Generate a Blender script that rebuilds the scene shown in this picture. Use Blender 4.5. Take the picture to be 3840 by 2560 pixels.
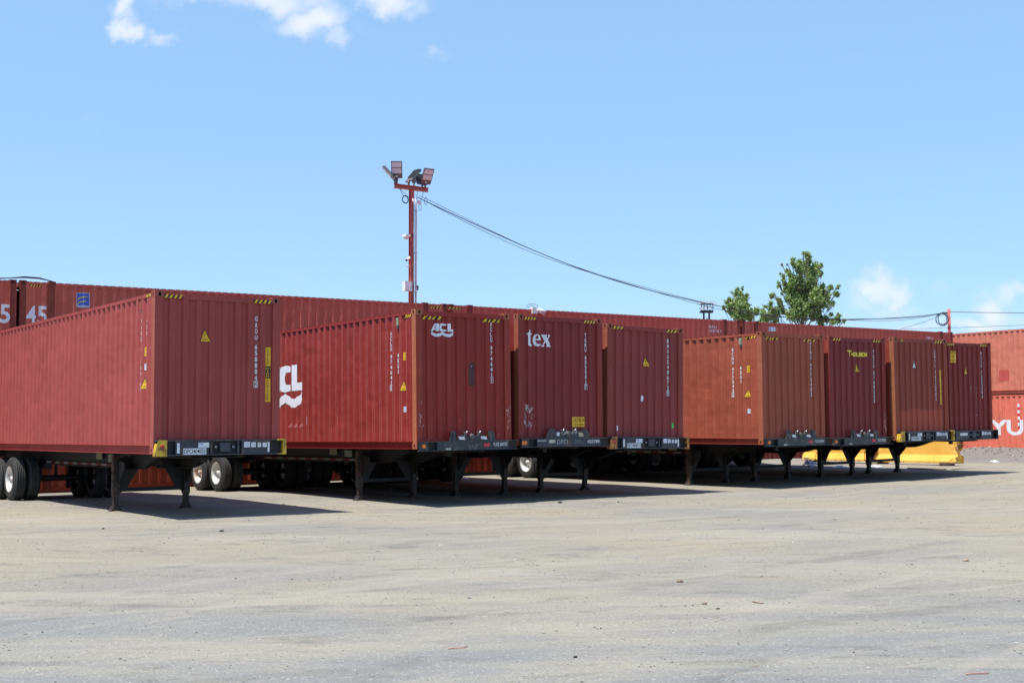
import bpy, bmesh, math, random
from mathutils import Vector, Matrix, noise
random.seed(7)
R = math.radians
for o in list(bpy.data.objects): bpy.data.objects.remove(o)
scene = bpy.context.scene
C = scene.collection

# ------------------------------------------------------------------ camera
CAMZ = 1.6
cam_d = bpy.data.cameras.new('camera'); cam = bpy.data.objects.new('camera', cam_d); C.objects.link(cam)
cam_d.sensor_width = 36; cam_d.lens = 43.638; cam_d.clip_start = 0.1; cam_d.clip_end = 6000
cam.matrix_world = Matrix.Translation((0, 0, CAMZ)) @ Matrix.Rotation(R(90 + 4.0270), 4, 'X') @ Matrix.Rotation(R(-0.1163), 4, 'Z')
scene.camera = cam
scene.render.resolution_x = 1024; scene.render.resolution_y = 682

# ------------------------------------------------------------------ light
SHIFT = (0.319, 0.243)                       # metres of shadow per metre of height
to_sun = Vector((-SHIFT[0], -SHIFT[1], 1)).normalized()
sun_el = math.asin(to_sun.z); sun_az = math.atan2(to_sun.x, to_sun.y)
sd = bpy.data.lights.new('sun', 'SUN'); sd.energy = 4.2; sd.angle = R(0.53); sd.color = (1.0, 0.955, 0.89)
sun = bpy.data.objects.new('sun', sd); C.objects.link(sun)
sun.rotation_euler = to_sun.to_track_quat('Z', 'Y').to_euler(); sun.location = (0, 0, 60)

world = bpy.data.worlds.new('World'); scene.world = world; world.use_nodes = True
wn = world.node_tree; wn.nodes.clear(); WL = wn.links.new
def wnode(t, **k):
    n = wn.nodes.new(t)
    for a, b in k.items(): setattr(n, a, b)
    return n
sky = wnode('ShaderNodeTexSky'); sky.sky_type = 'NISHITA'; sky.sun_disc = False
sky.sun_elevation = sun_el; sky.sun_rotation = sun_az % (2 * math.pi)
sky.air_density = 1.0; sky.dust_density = 0.3; sky.ozone_density = 1.5; sky.altitude = 0
tc = wnode('ShaderNodeTexCoord')
def wmath(op, a, b=None, c=None):
    n = wnode('ShaderNodeMath', operation=op)
    for i, v in enumerate((a, b, c)):
        if v is None: continue
        if isinstance(v, (int, float)): n.inputs[i].default_value = v
        else: WL(v, n.inputs[i])
    return n.outputs[0]
sep = wnode('ShaderNodeSeparateXYZ'); WL(tc.outputs['Generated'], sep.inputs[0])
ysafe = wmath('MAXIMUM', sep.outputs[1], 0.05)
pxc = wmath('DIVIDE', sep.outputs[0], ysafe); pzc = wmath('DIVIDE', sep.outputs[2], ysafe)   # direction of the sky as tangents
comb = wnode('ShaderNodeCombineXYZ'); WL(pxc, comb.inputs[0]); WL(pzc, comb.inputs[1])
nz = wnode('ShaderNodeTexNoise'); nz.inputs['Scale'].default_value = 13; nz.inputs['Detail'].default_value = 9; nz.inputs['Roughness'].default_value = 0.6
nz.inputs['Distortion'].default_value = 0.3
WL(comb.outputs[0], nz.inputs['Vector'])
wz = wnode('ShaderNodeTexNoise'); wz.inputs['Scale'].default_value = 30; wz.inputs['Detail'].default_value = 8; wz.inputs['Roughness'].default_value = .56; WL(comb.outputs[0], wz.inputs['Vector'])
wsep = wnode('ShaderNodeSeparateColor'); WL(wz.outputs['Color'], wsep.inputs[0])
pxw = wmath('ADD', pxc, wmath('MULTIPLY', wmath('SUBTRACT', wsep.outputs[0], .5), .055)); pzw = wmath('ADD', pzc, wmath('MULTIPLY', wmath('SUBTRACT', wsep.outputs[1], .5), .050))
def blob(cx, cz, rx, rz, gain):
    dx = wmath('DIVIDE', wmath('SUBTRACT', pxw, cx), rx); dz = wmath('DIVIDE', wmath('SUBTRACT', pzw, cz), rz)
    r2 = wmath('ADD', wmath('MULTIPLY', dx, dx), wmath('MULTIPLY', dz, dz))
    return wmath('MULTIPLY', wmath('EXPONENT', wmath('MULTIPLY', r2, -1.0)), gain)
fl = 4654.75
def tang(px, py):
    return (px - 1920) / fl, math.tan(math.atan((1280 - py) / fl) + R(4.0270))
blobs = []
for px, py, rx, rz, g in ((430, 30, 60, 60, .95), (450, 105, 85, 50, 1.0), (570, 140, 110, 50, .85), (560, 10, 60, 40, .4), (760, -10, 260, 45, .62), (1030, -10, 260, 70, 1.0), (1150, 70, 150, 70, 1.1), (1230, 140, 70, 45, .7),
                          (1450, -5, 170, 75, 1.15), (1560, 40, 90, 60, .7), (1370, 130, 110, 50, .35), (1610, 220, 55, 45, .42), (3335, 1090, 110, 60, 1.0), (3320, 1150, 150, 45, .6), (3440, 1100, 60, 40, .35), (3550, 1105, 90, 40, .45), (3630, 1065, 60, 30, .35),
                          (3705, 1150, 70, 75, 1.1), (3800, 1105, 120, 40, .7), (3640, 1205, 150, 45, .95), (3440, 1225, 130, 35, .75), (3780, 1230, 150, 40, .5),
                          (3450, 210, 330, 22, .18), (2950, 1030, 500, 40, .24), (2200, 955, 360, 40, .18), (1650, 1050, 600, 60, .20), (100, 840, 350, 40, .16)):
    a, b = tang(px, py); blobs.append(blob(a, b, rx / fl, rz / fl, g))
acc = blobs[0]
for b in blobs[1:]: acc = wmath('MAXIMUM', acc, b)
dens = wmath('MULTIPLY', wmath('SUBTRACT', wmath('ADD', wmath('MULTIPLY', acc, 1.15), wmath('MULTIPLY', wmath('SUBTRACT', nz.outputs['Fac'], 0.5), 1.5)), 0.20), .85)
clamp = wnode('ShaderNodeMapRange', interpolation_type='SMOOTHSTEP'); WL(dens, clamp.inputs[0])
clamp.inputs[1].default_value = 0.0; clamp.inputs[2].default_value = 1.0; clamp.inputs[3].default_value = 0; clamp.inputs[4].default_value = 0.93
front = wmath('GREATER_THAN', sep.outputs[1], 0.06)
cf = wmath('MULTIPLY', clamp.outputs[0], front)
tint = wnode('ShaderNodeMix', data_type='RGBA', blend_type='MULTIPLY'); tint.inputs[0].default_value = 1
WL(sky.outputs[0], tint.inputs[6]); tint.inputs[7].default_value = (.97, 1.07, 1.21, 1)
nz2 = wnode('ShaderNodeTexNoise'); nz2.inputs['Scale'].default_value = 22; nz2.inputs['Detail'].default_value = 6; WL(comb.outputs[0], nz2.inputs['Vector'])
cr = wnode('ShaderNodeMix', data_type='RGBA'); WL(nz2.outputs['Fac'], cr.inputs[0])
cr.inputs[6].default_value = (5.0, 5.6, 7.0, 1); cr.inputs[7].default_value = (6.1, 6.3, 7.2, 1)
# thin summer haze evens the blue out towards the horizon
hz = wnode('ShaderNodeMapRange', interpolation_type='SMOOTHSTEP'); WL(sep.outputs[2], hz.inputs[0]); hz.inputs[1].default_value = .30; hz.inputs[2].default_value = .65; hz.inputs[3].default_value = .58; hz.inputs[4].default_value = 0
veil = wnode('ShaderNodeMix', data_type='RGBA'); WL(hz.outputs[0], veil.inputs[0]); WL(tint.outputs[2], veil.inputs[6]); veil.inputs[7].default_value = (2.45, 4.28, 6.45, 1)
mixc = wnode('ShaderNodeMix', data_type='RGBA'); WL(cf, mixc.inputs[0]); WL(veil.outputs[2], mixc.inputs[6]); WL(cr.outputs[2], mixc.inputs[7])
bg = wnode('ShaderNodeBackground'); bg.inputs[1].default_value = 0.10; WL(mixc.outputs[2], bg.inputs[0])
wo = wnode('ShaderNodeOutputWorld'); WL(bg.outputs[0], wo.inputs[0])

scene.view_settings.view_transform = 'Standard'; scene.view_settings.look = 'None'
scene.view_settings.gamma = 1; scene.view_settings.use_curve_mapping = False
scene.view_settings.exposure = 0.68

# ------------------------------------------------------------------ helpers
def tag(o, label=None, cat=None, group=None, kind=None):
    if label: o['label'] = label
    if cat: o['category'] = cat
    if group: o['group'] = group
    if kind: o['kind'] = kind
    return o
def empty(name, M, label, cat, group=None):
    o = bpy.data.objects.new(name, None); C.objects.link(o); o.empty_display_size = .3
    o.matrix_world = M
    return tag(o, label, cat, group)
def part(name, me, parent=None, loc=None):
    o = bpy.data.objects.new(name, me); C.objects.link(o)
    if parent: o.parent = parent
    if loc is not None:
        if isinstance(loc, Matrix): o.matrix_basis = loc
        else: o.location = loc
    return o
class MB:
    """collects shapes into one mesh"""
    def __init__(s): s.bm = bmesh.new(); s.mats = []
    def mi(s, m):
        if m not in s.mats: s.mats.append(m)
        return s.mats.index(m)
    def faces(s, vs, fs, m):
        i = s.mi(m); bv = [s.bm.verts.new(v) for v in vs]; out = []
        for f in fs:
            try: bf = s.bm.faces.new([bv[k] for k in f])
            except ValueError: continue
            bf.material_index = i; out.append(bf)
        return bv, out
    def box(s, a, b, m, M=None):
        x0, y0, z0 = a; x1, y1, z1 = b
        if x0 > x1: x0, x1 = x1, x0
        if y0 > y1: y0, y1 = y1, y0
        if z0 > z1: z0, z1 = z1, z0
        vs = [Vector(p) for p in ((x0,y0,z0),(x1,y0,z0),(x1,y1,z0),(x0,y1,z0),(x0,y0,z1),(x1,y0,z1),(x1,y1,z1),(x0,y1,z1))]
        if M is not None: vs = [M @ v for v in vs]
        return s.faces(vs, [(3,2,1,0),(4,5,6,7),(0,1,5,4),(1,2,6,5),(2,3,7,6),(3,0,4,7)], m)
    def tube(s, pts, r, m, n=8, cap=True, radii=None):
        i = s.mi(m); pts = [Vector(p) for p in pts]; rings = []
        up = Vector((0, 0, 1))
        for k, p in enumerate(pts):
            t = (pts[min(k + 1, len(pts) - 1)] - pts[max(k - 1, 0)]).normalized()
            a = t.cross(up)
            if a.length < 0.05: a = t.cross(Vector((1, 0, 0)))
            a.normalize(); b = t.cross(a).normalized()
            rr = radii[k] if radii else r
            rings.append([s.bm.verts.new(p + (a * math.cos(2*math.pi*j/n) + b * math.sin(2*math.pi*j/n)) * rr) for j in range(n)])
        for q in range(len(rings) - 1):
            for j in range(n):
                f = s.bm.faces.new((rings[q][j], rings[q][(j+1) % n], rings[q+1][(j+1) % n], rings[q+1][j])); f.material_index = i; f.smooth = True
        if cap:
            for rg in (rings[0][::-1], rings[-1]):
                f = s.bm.faces.new(rg); f.material_index = i
    def prism(s, poly, axis, a, b, m):
        """extrude a 2D polygon along an axis (0: yz poly, 1: xz poly, 2: xy poly)"""
        def P(u, v, w):
            return ((w, u, v), (u, w, v), (u, v, w))[axis]
        n = len(poly)
        vs = [P(u, v, a) for u, v in poly] + [P(u, v, b) for u, v in poly]
        fs = [tuple(range(n)), tuple(range(2*n-1, n-1, -1))] + [(k, k+n, (k+1) % n + n, (k+1) % n) for k in range(n)]
        return s.faces(vs, fs, m)
    def lathe(s, prof, m, n=32, axis='X', M=None):
        """profile of (along axis, radius)"""
        i = s.mi(m); rings = []
        for h, r in prof:
            ring = []
            for j in range(n):
                c, sn = math.cos(2*math.pi*j/n) * r, math.sin(2*math.pi*j/n) * r
                v = Vector((h, c, sn)) if axis == 'X' else (Vector((c, sn, h)) if axis == 'Z' else Vector((c, h, sn)))
                ring.append(s.bm.verts.new(M @ v if M is not None else v))
            rings.append(ring)
        for q in range(len(rings) - 1):
            for j in range(n):
                f = s.bm.faces.new((rings[q][j], rings[q][(j+1) % n], rings[q+1][(j+1) % n], rings[q+1][j])); f.material_index = i; f.smooth = True
    def add_mesh(s, me, m):
        i = s.mi(m); bv = [s.bm.verts.new(v.co) for v in me.vertices]
        for p in me.polygons:
            try: f = s.bm.faces.new([bv[k] for k in p.vertices]); f.material_index = i
            except ValueError: pass
    def mesh(s, name='mesh', bevel=0, fixn=True):
        if bevel:
            bmesh.ops.bevel(s.bm, geom=[e for e in s.bm.edges if e.calc_face_angle(0) > 0.6], offset=bevel, segments=1, affect='EDGES', clamp_overlap=True)
        if fixn: bmesh.ops.recalc_face_normals(s.bm, faces=s.bm.faces)
        me = bpy.data.meshes.new(name); s.bm.to_mesh(me); s.bm.free()
        for m in s.mats: me.materials.append(m)
        return me
    def build(s, name, parent=None, loc=None, bevel=0, fixn=True):
        return part(name, s.mesh(name, bevel, fixn), parent, loc)

# ------------------------------------------------------------------ materials
def newmat(name):
    m = bpy.data.materials.new(name); m.use_nodes = True
    nt = m.node_tree; return m, nt, nt.nodes['Principled BSDF']
def nd(nt, t, **k):
    n = nt.nodes.new(t)
    for a, b in k.items(): setattr(n, a, b)
    return n
def coords(nt, scale=(1, 1, 1), rnd=True):
    t = nd(nt, 'ShaderNodeTexCoord'); mp = nd(nt, 'ShaderNodeMapping'); mp.inputs['Scale'].default_value = scale
    nt.links.new(t.outputs['Object'], mp.inputs[0])
    if rnd:
        oi = nd(nt, 'ShaderNodeObjectInfo'); mu = nd(nt, 'ShaderNodeMath', operation='MULTIPLY'); mu.inputs[1].default_value = 53
        nt.links.new(oi.outputs['Random'], mu.inputs[0]); nt.links.new(mu.outputs[0], mp.inputs['Location'])
    return mp.outputs[0]
def noise_tex(nt, vec, sc, det=4, ro=.55, dist=0):
    n = nd(nt, 'ShaderNodeTexNoise'); n.inputs['Scale'].default_value = sc; n.inputs['Detail'].default_value = det
    n.inputs['Roughness'].default_value = ro; n.inputs['Distortion'].default_value = dist
    nt.links.new(vec, n.inputs['Vector']); return n.outputs['Fac']
def ramp(nt, fac, a, b, lo=0, hi=1):
    n = nd(nt, 'ShaderNodeMapRange', interpolation_type='SMOOTHSTEP'); nt.links.new(fac, n.inputs[0])
    n.inputs[1].default_value = a; n.inputs[2].default_value = b; n.inputs[3].default_value = lo; n.inputs[4].default_value = hi
    return n.outputs[0]
def mix(nt, fac, a, b, bt='MIX'):
    n = nd(nt, 'ShaderNodeMix', data_type='RGBA', blend_type=bt)
    for i, v in ((0, fac), (6, a), (7, b)):
        if isinstance(v, (int, float)): n.inputs[i].default_value = v
        elif isinstance(v, tuple): n.inputs[i].default_value = (*v, 1) if len(v) == 3 else v
        else: nt.links.new(v, n.inputs[i])
    return n.outputs[2]
def mul(nt, a, b):
    n = nd(nt, 'ShaderNodeMath', operation='MULTIPLY')
    for i, v in ((0, a), (1, b)):
        if isinstance(v, (int, float)): n.inputs[i].default_value = v
        else: nt.links.new(v, n.inputs[i])
    return n.outputs[0]
def bump(nt, bs, h, st=.3, dist=.01):
    b = nd(nt, 'ShaderNodeBump'); b.inputs['Strength'].default_value = st; b.inputs['Distance'].default_value = dist
    nt.links.new(h, b.inputs['Height']); nt.links.new(b.outputs[0], bs.inputs['Normal'])

def paint(name, col, rust=.5, rough=.42, dirt=.5, spec=.2):
    """weathered container paint: chalking, run-off streaks, small rust"""
    m, nt, bs = newmat(name); L = nt.links.new
    v = coords(nt); vs = coords(nt, (5, 5, .35)); vf = coords(nt, (16, 16, .5))
    big = noise_tex(nt, v, .9, 5); st = noise_tex(nt, vs, 1.6, 6, .65); fi = noise_tex(nt, vf, 1.5, 5, .6); gr = noise_tex(nt, v, 38, 6, .7)
    lt = tuple(min(1, c * 1.18 + .018) for c in col); dk = tuple(c * .70 for c in col)
    c = mix(nt, ramp(nt, big, .3, .72), tuple(x * .88 for x in col), col)
    c = mix(nt, ramp(nt, st, .42, .78, 0, .38), c, lt)
    c = mix(nt, ramp(nt, fi, .55, .8, 0, .28 * dirt), c, (.30, .22, .19))
    c = mix(nt, ramp(nt, fi, .42, .22, 0, .35 * dirt), c, tuple(x * .45 for x in col))
    run = mul(nt, ramp(nt, noise_tex(nt, coords(nt, (9, 9, .16)), 1.7, 5, .6), .60, .72), ramp(nt, noise_tex(nt, v, 1.3, 4), .42, .62))
    c = mix(nt, mul(nt, run, min(.75, .45 * rust + .06)), c, (.17, .060, .030))
    rn = noise_tex(nt, v, 5.5, 9, .72, .4)
    c = mix(nt, ramp(nt, rn, .70 - .07 * rust, .76 - .05 * rust, 0, .85), c, mix(nt, gr, (.10, .03, .015), (.30, .11, .045)))
    sc = noise_tex(nt, coords(nt, (3, 3, 3)), 7.5, 12, .8, 1.2)
    c = mix(nt, ramp(nt, sc, .735, .76, 0, .5), c, (.55, .40, .37))
    L(c, bs.inputs['Base Color'])
    r = mix(nt, gr, (rough - .06,) * 3, (rough + .18,) * 3); L(r, bs.inputs['Roughness'])
    bs.inputs['Specular IOR Level'].default_value = spec
    dent = noise_tex(nt, coords(nt, (1, 1, 1)), 2.6, 3, .5)
    h = nd(nt, 'ShaderNodeMath', operation='ADD'); L(dent, h.inputs[0]); L(mul(nt, gr, .06), h.inputs[1])
    bump(nt, bs, h.outputs[0], .5, .045)
    return m
def plain(name, col, rough=.5, metal=0, var=.25, sc=8, bumpst=0, spec=.5):
    m, nt, bs = newmat(name); v = coords(nt)
    n = noise_tex(nt, v, sc, 6, .65)
    c = mix(nt, ramp(nt, n, .25, .75), tuple(x * (1 - var) for x in col), tuple(min(1, x * (1 + var) + var * .01) for x in col))
    nt.links.new(c, bs.inputs['Base Color']); bs.inputs['Roughness'].default_value = rough; bs.inputs['Metallic'].default_value = metal
    bs.inputs['Specular IOR Level'].default_value = spec
    if bumpst: bump(nt, bs, noise_tex(nt, v, sc * 5, 6, .7), bumpst, .01)
    return m
def rusty(name, col, rustcol=(.22, .085, .035), amt=.5, rough=.7):
    m, nt, bs = newmat(name); v = coords(nt); vs = coords(nt, (4, 4, .8))
    n = noise_tex(nt, v, 6, 9, .75, .4); n2 = noise_tex(nt, vs, 3, 6, .6)
    rc = mix(nt, noise_tex(nt, v, 30, 5, .7), tuple(x * .45 for x in rustcol), tuple(x * 1.5 for x in rustcol))
    base = mix(nt, ramp(nt, n2, .3, .7), tuple(x * .75 for x in col), tuple(x * 1.2 for x in col))
    c = mix(nt, ramp(nt, n, .62 - .3 * amt, .74 - .3 * amt), base, rc)
    nt.links.new(c, bs.inputs['Base Color']); bs.inputs['Roughness'].default_value = rough
    bump(nt, bs, n, .3, .01); return m
def tape_mat():
    m, nt, bs = newmat('reflective_tape'); v = coords(nt, (1, 1, 1), False)
    s = nd(nt, 'ShaderNodeSeparateXYZ'); nt.links.new(v, s.inputs[0])
    w = nd(nt, 'ShaderNodeMath', operation='PINGPONG'); 
    f = nd(nt, 'ShaderNodeMath', operation='FRACT'); nt.links.new(mul(nt, s.outputs[1], 1 / .62), f.inputs[0])
    g = nd(nt, 'ShaderNodeMath', operation='GREATER_THAN'); g.inputs[1].default_value = .5; nt.links.new(f.outputs[0], g.inputs[0])
    nt.links.new(mix(nt, g.outputs[0], (.13, .13, .125), (.085, .008, .008)), bs.inputs['Base Color']); bs.inputs['Roughness'].default_value = .35
    return m
M_black = rusty('chassis_black_paint', (.006, .006, .007), (.020, .010, .007), .22, .6)
M_blue = rusty('bolster_dark_paint', (.030, .038, .050), (.10, .07, .05), .35, .5)
M_grey = rusty('bolster_grey_paint', (.024, .029, .038), (.13, .11, .09), .35, .45)
M_yel = rusty('yellow_bolster_paint', (.62, .40, .035), (.13, .07, .03), .45, .5)
M_yelo = rusty('worn_orange_paint', (.50, .22, .05), (.10, .04, .02), .75, .6)
M_leg = rusty('landing_leg_steel', (.020, .016, .014), (.065, .035, .022), .5, .6)
M_rim = plain('painted_white_rim', (.62, .62, .60), .35, 0, .2, 9)
M_rimr = rusty('rust_rim', (.60, .58, .54), (.35, .14, .05), .35, .5)
M_tyre = plain('tyre_rubber', (.022, .021, .020), .8, 0, .35, 12, .3)
M_hole = plain('casting_hollow_dark', (.012, .008, .007), .9)
M_white = plain('white_vinyl_lettering', (.74, .76, .80), .5, 0, .10, 20)
M_stick = plain('white_sticker', (.66, .68, .72), .5, 0, .16, 14)
M_yst = plain('yellow_sticker', (.80, .46, .02), .5, 0, .10, 14)
M_ywr = plain('yellow_lettering', (.75, .60, .05), .5, 0, .1, 14)
M_ink = plain('black_ink', (.012, .012, .012), .6)
M_blu = plain('blue_sign_vinyl', (.05, .13, .50), .5, 0, .2, 8)
M_ltblu = plain('pale_blue_vinyl', (.30, .45, .72), .5, 0, .2, 8)
M_red = plain('red_vinyl', (.55, .03, .04), .4)
M_green = plain('green_sticker', (.05, .55, .12), .5)
M_amber = plain('amber_lens', (.85, .20, .015), .25)
M_redlens = plain('red_lens', (.35, .03, .02), .3)
M_tape = tape_mat()
M_steel = plain('galvanised_steel', (.36, .38, .39), .4, .6, .2, 10)
M_dkst = plain('dark_fitting_steel', (.10, .10, .10), .5, .3)
M_cable = plain('black_cable_rubber', (.02, .022, .025), .6)
M_chalk = plain('chalk_mark', (.50, .33, .32), .8)

# ------------------------------------------------------------------ ground
def sm(a, b, x):
    t = max(0, min(1, (x - a) / (b - a))); return t * t * (3 - 2 * t)
UX, UY = math.cos(.6116), math.sin(.6116)        # direction in which the yard's rows run
ROW0 = Vector((-13.4195, 33.6185, 0)); FWD = Vector((UY, -UX, 0)); UD = Vector((UX, UY, 0))
F0 = Vector((20.89, 57.68, 0))
def gbase(x, y):
    s = x * .8 + y * .6
    g = .0155 * max(0, s - 21.5)
    g = min(g, .27 + .02 * max(0, min(1, (s - 39) / 10)))
    # strip at the foot of the stacked row, to the left
    rel = Vector((x, y, 0)) - ROW0; d = rel.dot(FWD); t = rel.dot(UD)
    g -= .12 * sm(12, 0, t) * sm(7, 1, d)
    # gravel heaped against the salmon stack and along the row's right end
    q = Vector((x, y, 0)) - F0; du = -q.dot(UD); df = q.dot(FWD)
    g += .42 * math.exp(-((du - .2) / 2.2) ** 2) * sm(-1, 1.5, df) * sm(16, 5, df)
    g += .12 * math.exp(-((d - .6) / 1.2) ** 2) * sm(14, 22, t) * sm(43, 40, t)
    return g
def gz(x, y):
    d = math.hypot(x, y)
    n = noise.fractal(Vector((x * .23, y * .23, 3.1)), 1.0, 2.0, 4) * .022 + noise.fractal(Vector((x * 1.3, y * 1.3, 8.1)), 1.0, 2.0, 3) * .006
    q = Vector((x, y, 0)) - F0; du = -q.dot(UD)
    rough = .05 * math.exp(-((du - .5) / 2.6) ** 2) * sm(-2, 2, q.dot(FWD))
    return gbase(x, y) + n + rough * noise.fractal(Vector((x * 2.2, y * 2.2, 1)), 1, 2, 4)

def ground_material():
    m, nt, bs = newmat('gravel_yard'); L = nt.links.new
    v = coords(nt, (1, 1, 1), False)
    # wheel-swept bands: noise stretched along long gentle arcs
    rot = nd(nt, 'ShaderNodeMapping'); rot.inputs['Rotation'].default_value = (0, 0, R(-12)); rot.inputs['Scale'].default_value = (.10, 1.0, 1); L(v, rot.inputs[0])
    warp = nd(nt, 'ShaderNodeTexNoise'); warp.inputs['Scale'].default_value = .05; L(v, warp.inputs['Vector'])
    add = nd(nt, 'ShaderNodeVectorMath', operation='ADD'); ws = nd(nt, 'ShaderNodeVectorMath', operation='SCALE'); ws.inputs['Scale'].default_value = 9
    L(warp.outputs['Color'], ws.inputs[0]); L(rot.outputs[0], add.inputs[0]); L(ws.outputs[0], add.inputs[1])
    band = noise_tex(nt, add.outputs[0], .75, 6, .6); band2 = noise_tex(nt, add.outputs[0], 3.2, 5, .6)
    rot2 = nd(nt, 'ShaderNodeMapping'); rot2.inputs['Rotation'].default_value = (0, 0, R(24)); rot2.inputs['Scale'].default_value = (.12, 1.0, 1); L(v, rot2.inputs[0])
    add2 = nd(nt, 'ShaderNodeVectorMath', operation='ADD'); L(rot2.outputs[0], add2.inputs[0]); L(ws.outputs[0], add2.inputs[1])
    band3 = noise_tex(nt, add2.outputs[0], 2.1, 6, .65)
    big = noise_tex(nt, v, .16, 5, .55); mid = noise_tex(nt, v, 1.7, 7, .65); fine = noise_tex(nt, v, 26, 7, .72); grit = noise_tex(nt, v, 95, 3, .6)
    tan, grey, lite, dark = (.296, .264, .194), (.238, .228, .198), (.328, .305, .242), (.140, .134, .120)
    near_c = (.212, .214, .206)
    ys = nd(nt, 'ShaderNodeSeparateXYZ'); L(v, ys.inputs[0])
    yj = nd(nt, 'ShaderNodeMath', operation='MULTIPLY_ADD'); L(band, yj.inputs[0]); yj.inputs[1].default_value = 7; L(ys.outputs[1], yj.inputs[2])
    near = ramp(nt, yj.outputs[0], 17.5, 11.5, 0, .92)                 # the near part of the yard is barer crushed stone
    c = mix(nt, ramp(nt, big, .36, .64), grey, tan)
    c = mix(nt, near, c, near_c)
    c = mix(nt, ramp(nt, band, .46, .66, 0, .65), c, lite)
    c = mix(nt, mul(nt, ramp(nt, band2, .50, .70, 0, .55), 1), c, mix(nt, near, grey, near_c))
    grit_m = mul(nt, ramp(nt, band3, .50, .62), ramp(nt, mid, .42, .60))
    c = mix(nt, mul(nt, grit_m, .45), c, dark)
    c = mix(nt, ramp(nt, fine, .52, .72, 0, .30), c, dark)
    c = mix(nt, ramp(nt, fine, .42, .28, 0, .22), c, (.43, .41, .37))
    vo = nd(nt, 'ShaderNodeTexVoronoi'); vo.inputs['Scale'].default_value = 62; L(v, vo.inputs['Vector'])
    sg = nd(nt, 'ShaderNodeSeparateColor'); L(vo.outputs['Color'], sg.inputs[0])
    c = mix(nt, mul(nt, ramp(nt, sg.outputs[0], .84, .92, 0, .55), ramp(nt, grit_m, 0, 1, .35, 1)), c, (.10, .096, .09))
    c = mix(nt, ramp(nt, sg.outputs[1], .88, .94, 0, .35), c, (.46, .45, .42))
    # thin wheel scuffs, two families of arcs
    for cx_, cy_, sc_, ph in ((-30, 70, .42, .72), (60, -40, .30, .74)):
        dd = nd(nt, 'ShaderNodeVectorMath', operation='DISTANCE'); L(v, dd.inputs[0]); dd.inputs[1].default_value = (cx_, cy_, 0)
        cb = nd(nt, 'ShaderNodeCombineXYZ'); L(mul(nt, dd.outputs['Value'], sc_), cb.inputs[0])
        L(mul(nt, big, .8), cb.inputs[1])
        tr = noise_tex(nt, cb.outputs[0], 4.5, 3, .6)
        c = mix(nt, mul(nt, ramp(nt, tr, .58, .66, 0, .50), ramp(nt, mid, .3, .6)), c, (.34, .315, .26)); c = mix(nt, mul(nt, ramp(nt, tr, .42, .35, 0, .34), ramp(nt, mid, .35, .6)), c, dark)
    # darker grey heap of gravel by the salmon boxes
    gx = nd(nt, 'ShaderNodeVectorMath', operation='DISTANCE'); L(v, gx.inputs[0]); gx.inputs[1].default_value = (22.5, 52.5, .4)
    c = mix(nt, ramp(nt, gx.outputs['Value'], 8.5, 4.5, 0, .7), c, (.17, .16, .15))
    L(c, bs.inputs['Base Color']); bs.inputs['Roughness'].default_value = .95; bs.inputs['Specular IOR Level'].default_value = .15
    h = nd(nt, 'ShaderNodeMath', operation='ADD'); L(fine, h.inputs[0]); L(mul(nt, grit, .5), h.inputs[1])
    h2 = nd(nt, 'ShaderNodeMath', operation='ADD'); L(h.outputs[0], h2.inputs[0]); L(mul(nt, vo.outputs['Distance'], -.6), h2.inputs[1])
    h3 = nd(nt, 'ShaderNodeMath', operation='ADD'); L(h2.outputs[0], h3.inputs[0]); L(mul(nt, band2, 1.6), h3.inputs[1])
    bump(nt, bs, h3.outputs[0], .7, .013)
    return m
def build_ground():
    bm = bmesh.new()
    xs = [-1500, -500, -150, -60, -40, -30] + [-24 + .4 * i for i in range(126)] + [30, 36, 45, 60, 90, 150, 500, 1500]
    ys = [-300, -60, -20, -5, 0, 3] + [5 + .3 * i for i in range(190)] + [65, 75, 100, 150, 250, 500, 1500, 3000]
    grid = []
    for y in ys:
        row = []
        for x in xs:
            far = sm(90, 300, math.hypot(x, y))
            row.append(bm.verts.new((x, y, gz(x, y) * (1 - far))))
        grid.append(row)
    for j in range(len(ys) - 1):
        for i in range(len(xs) - 1):
            f = bm.faces.new((grid[j][i], grid[j][i+1], grid[j+1][i+1], grid[j+1][i])); f.smooth = True
    me = bpy.data.meshes.new('ground'); bm.to_mesh(me); bm.free(); me.materials.append(ground_material())
    return tag(part('ground', me), kind='structure')
build_ground()

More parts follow.
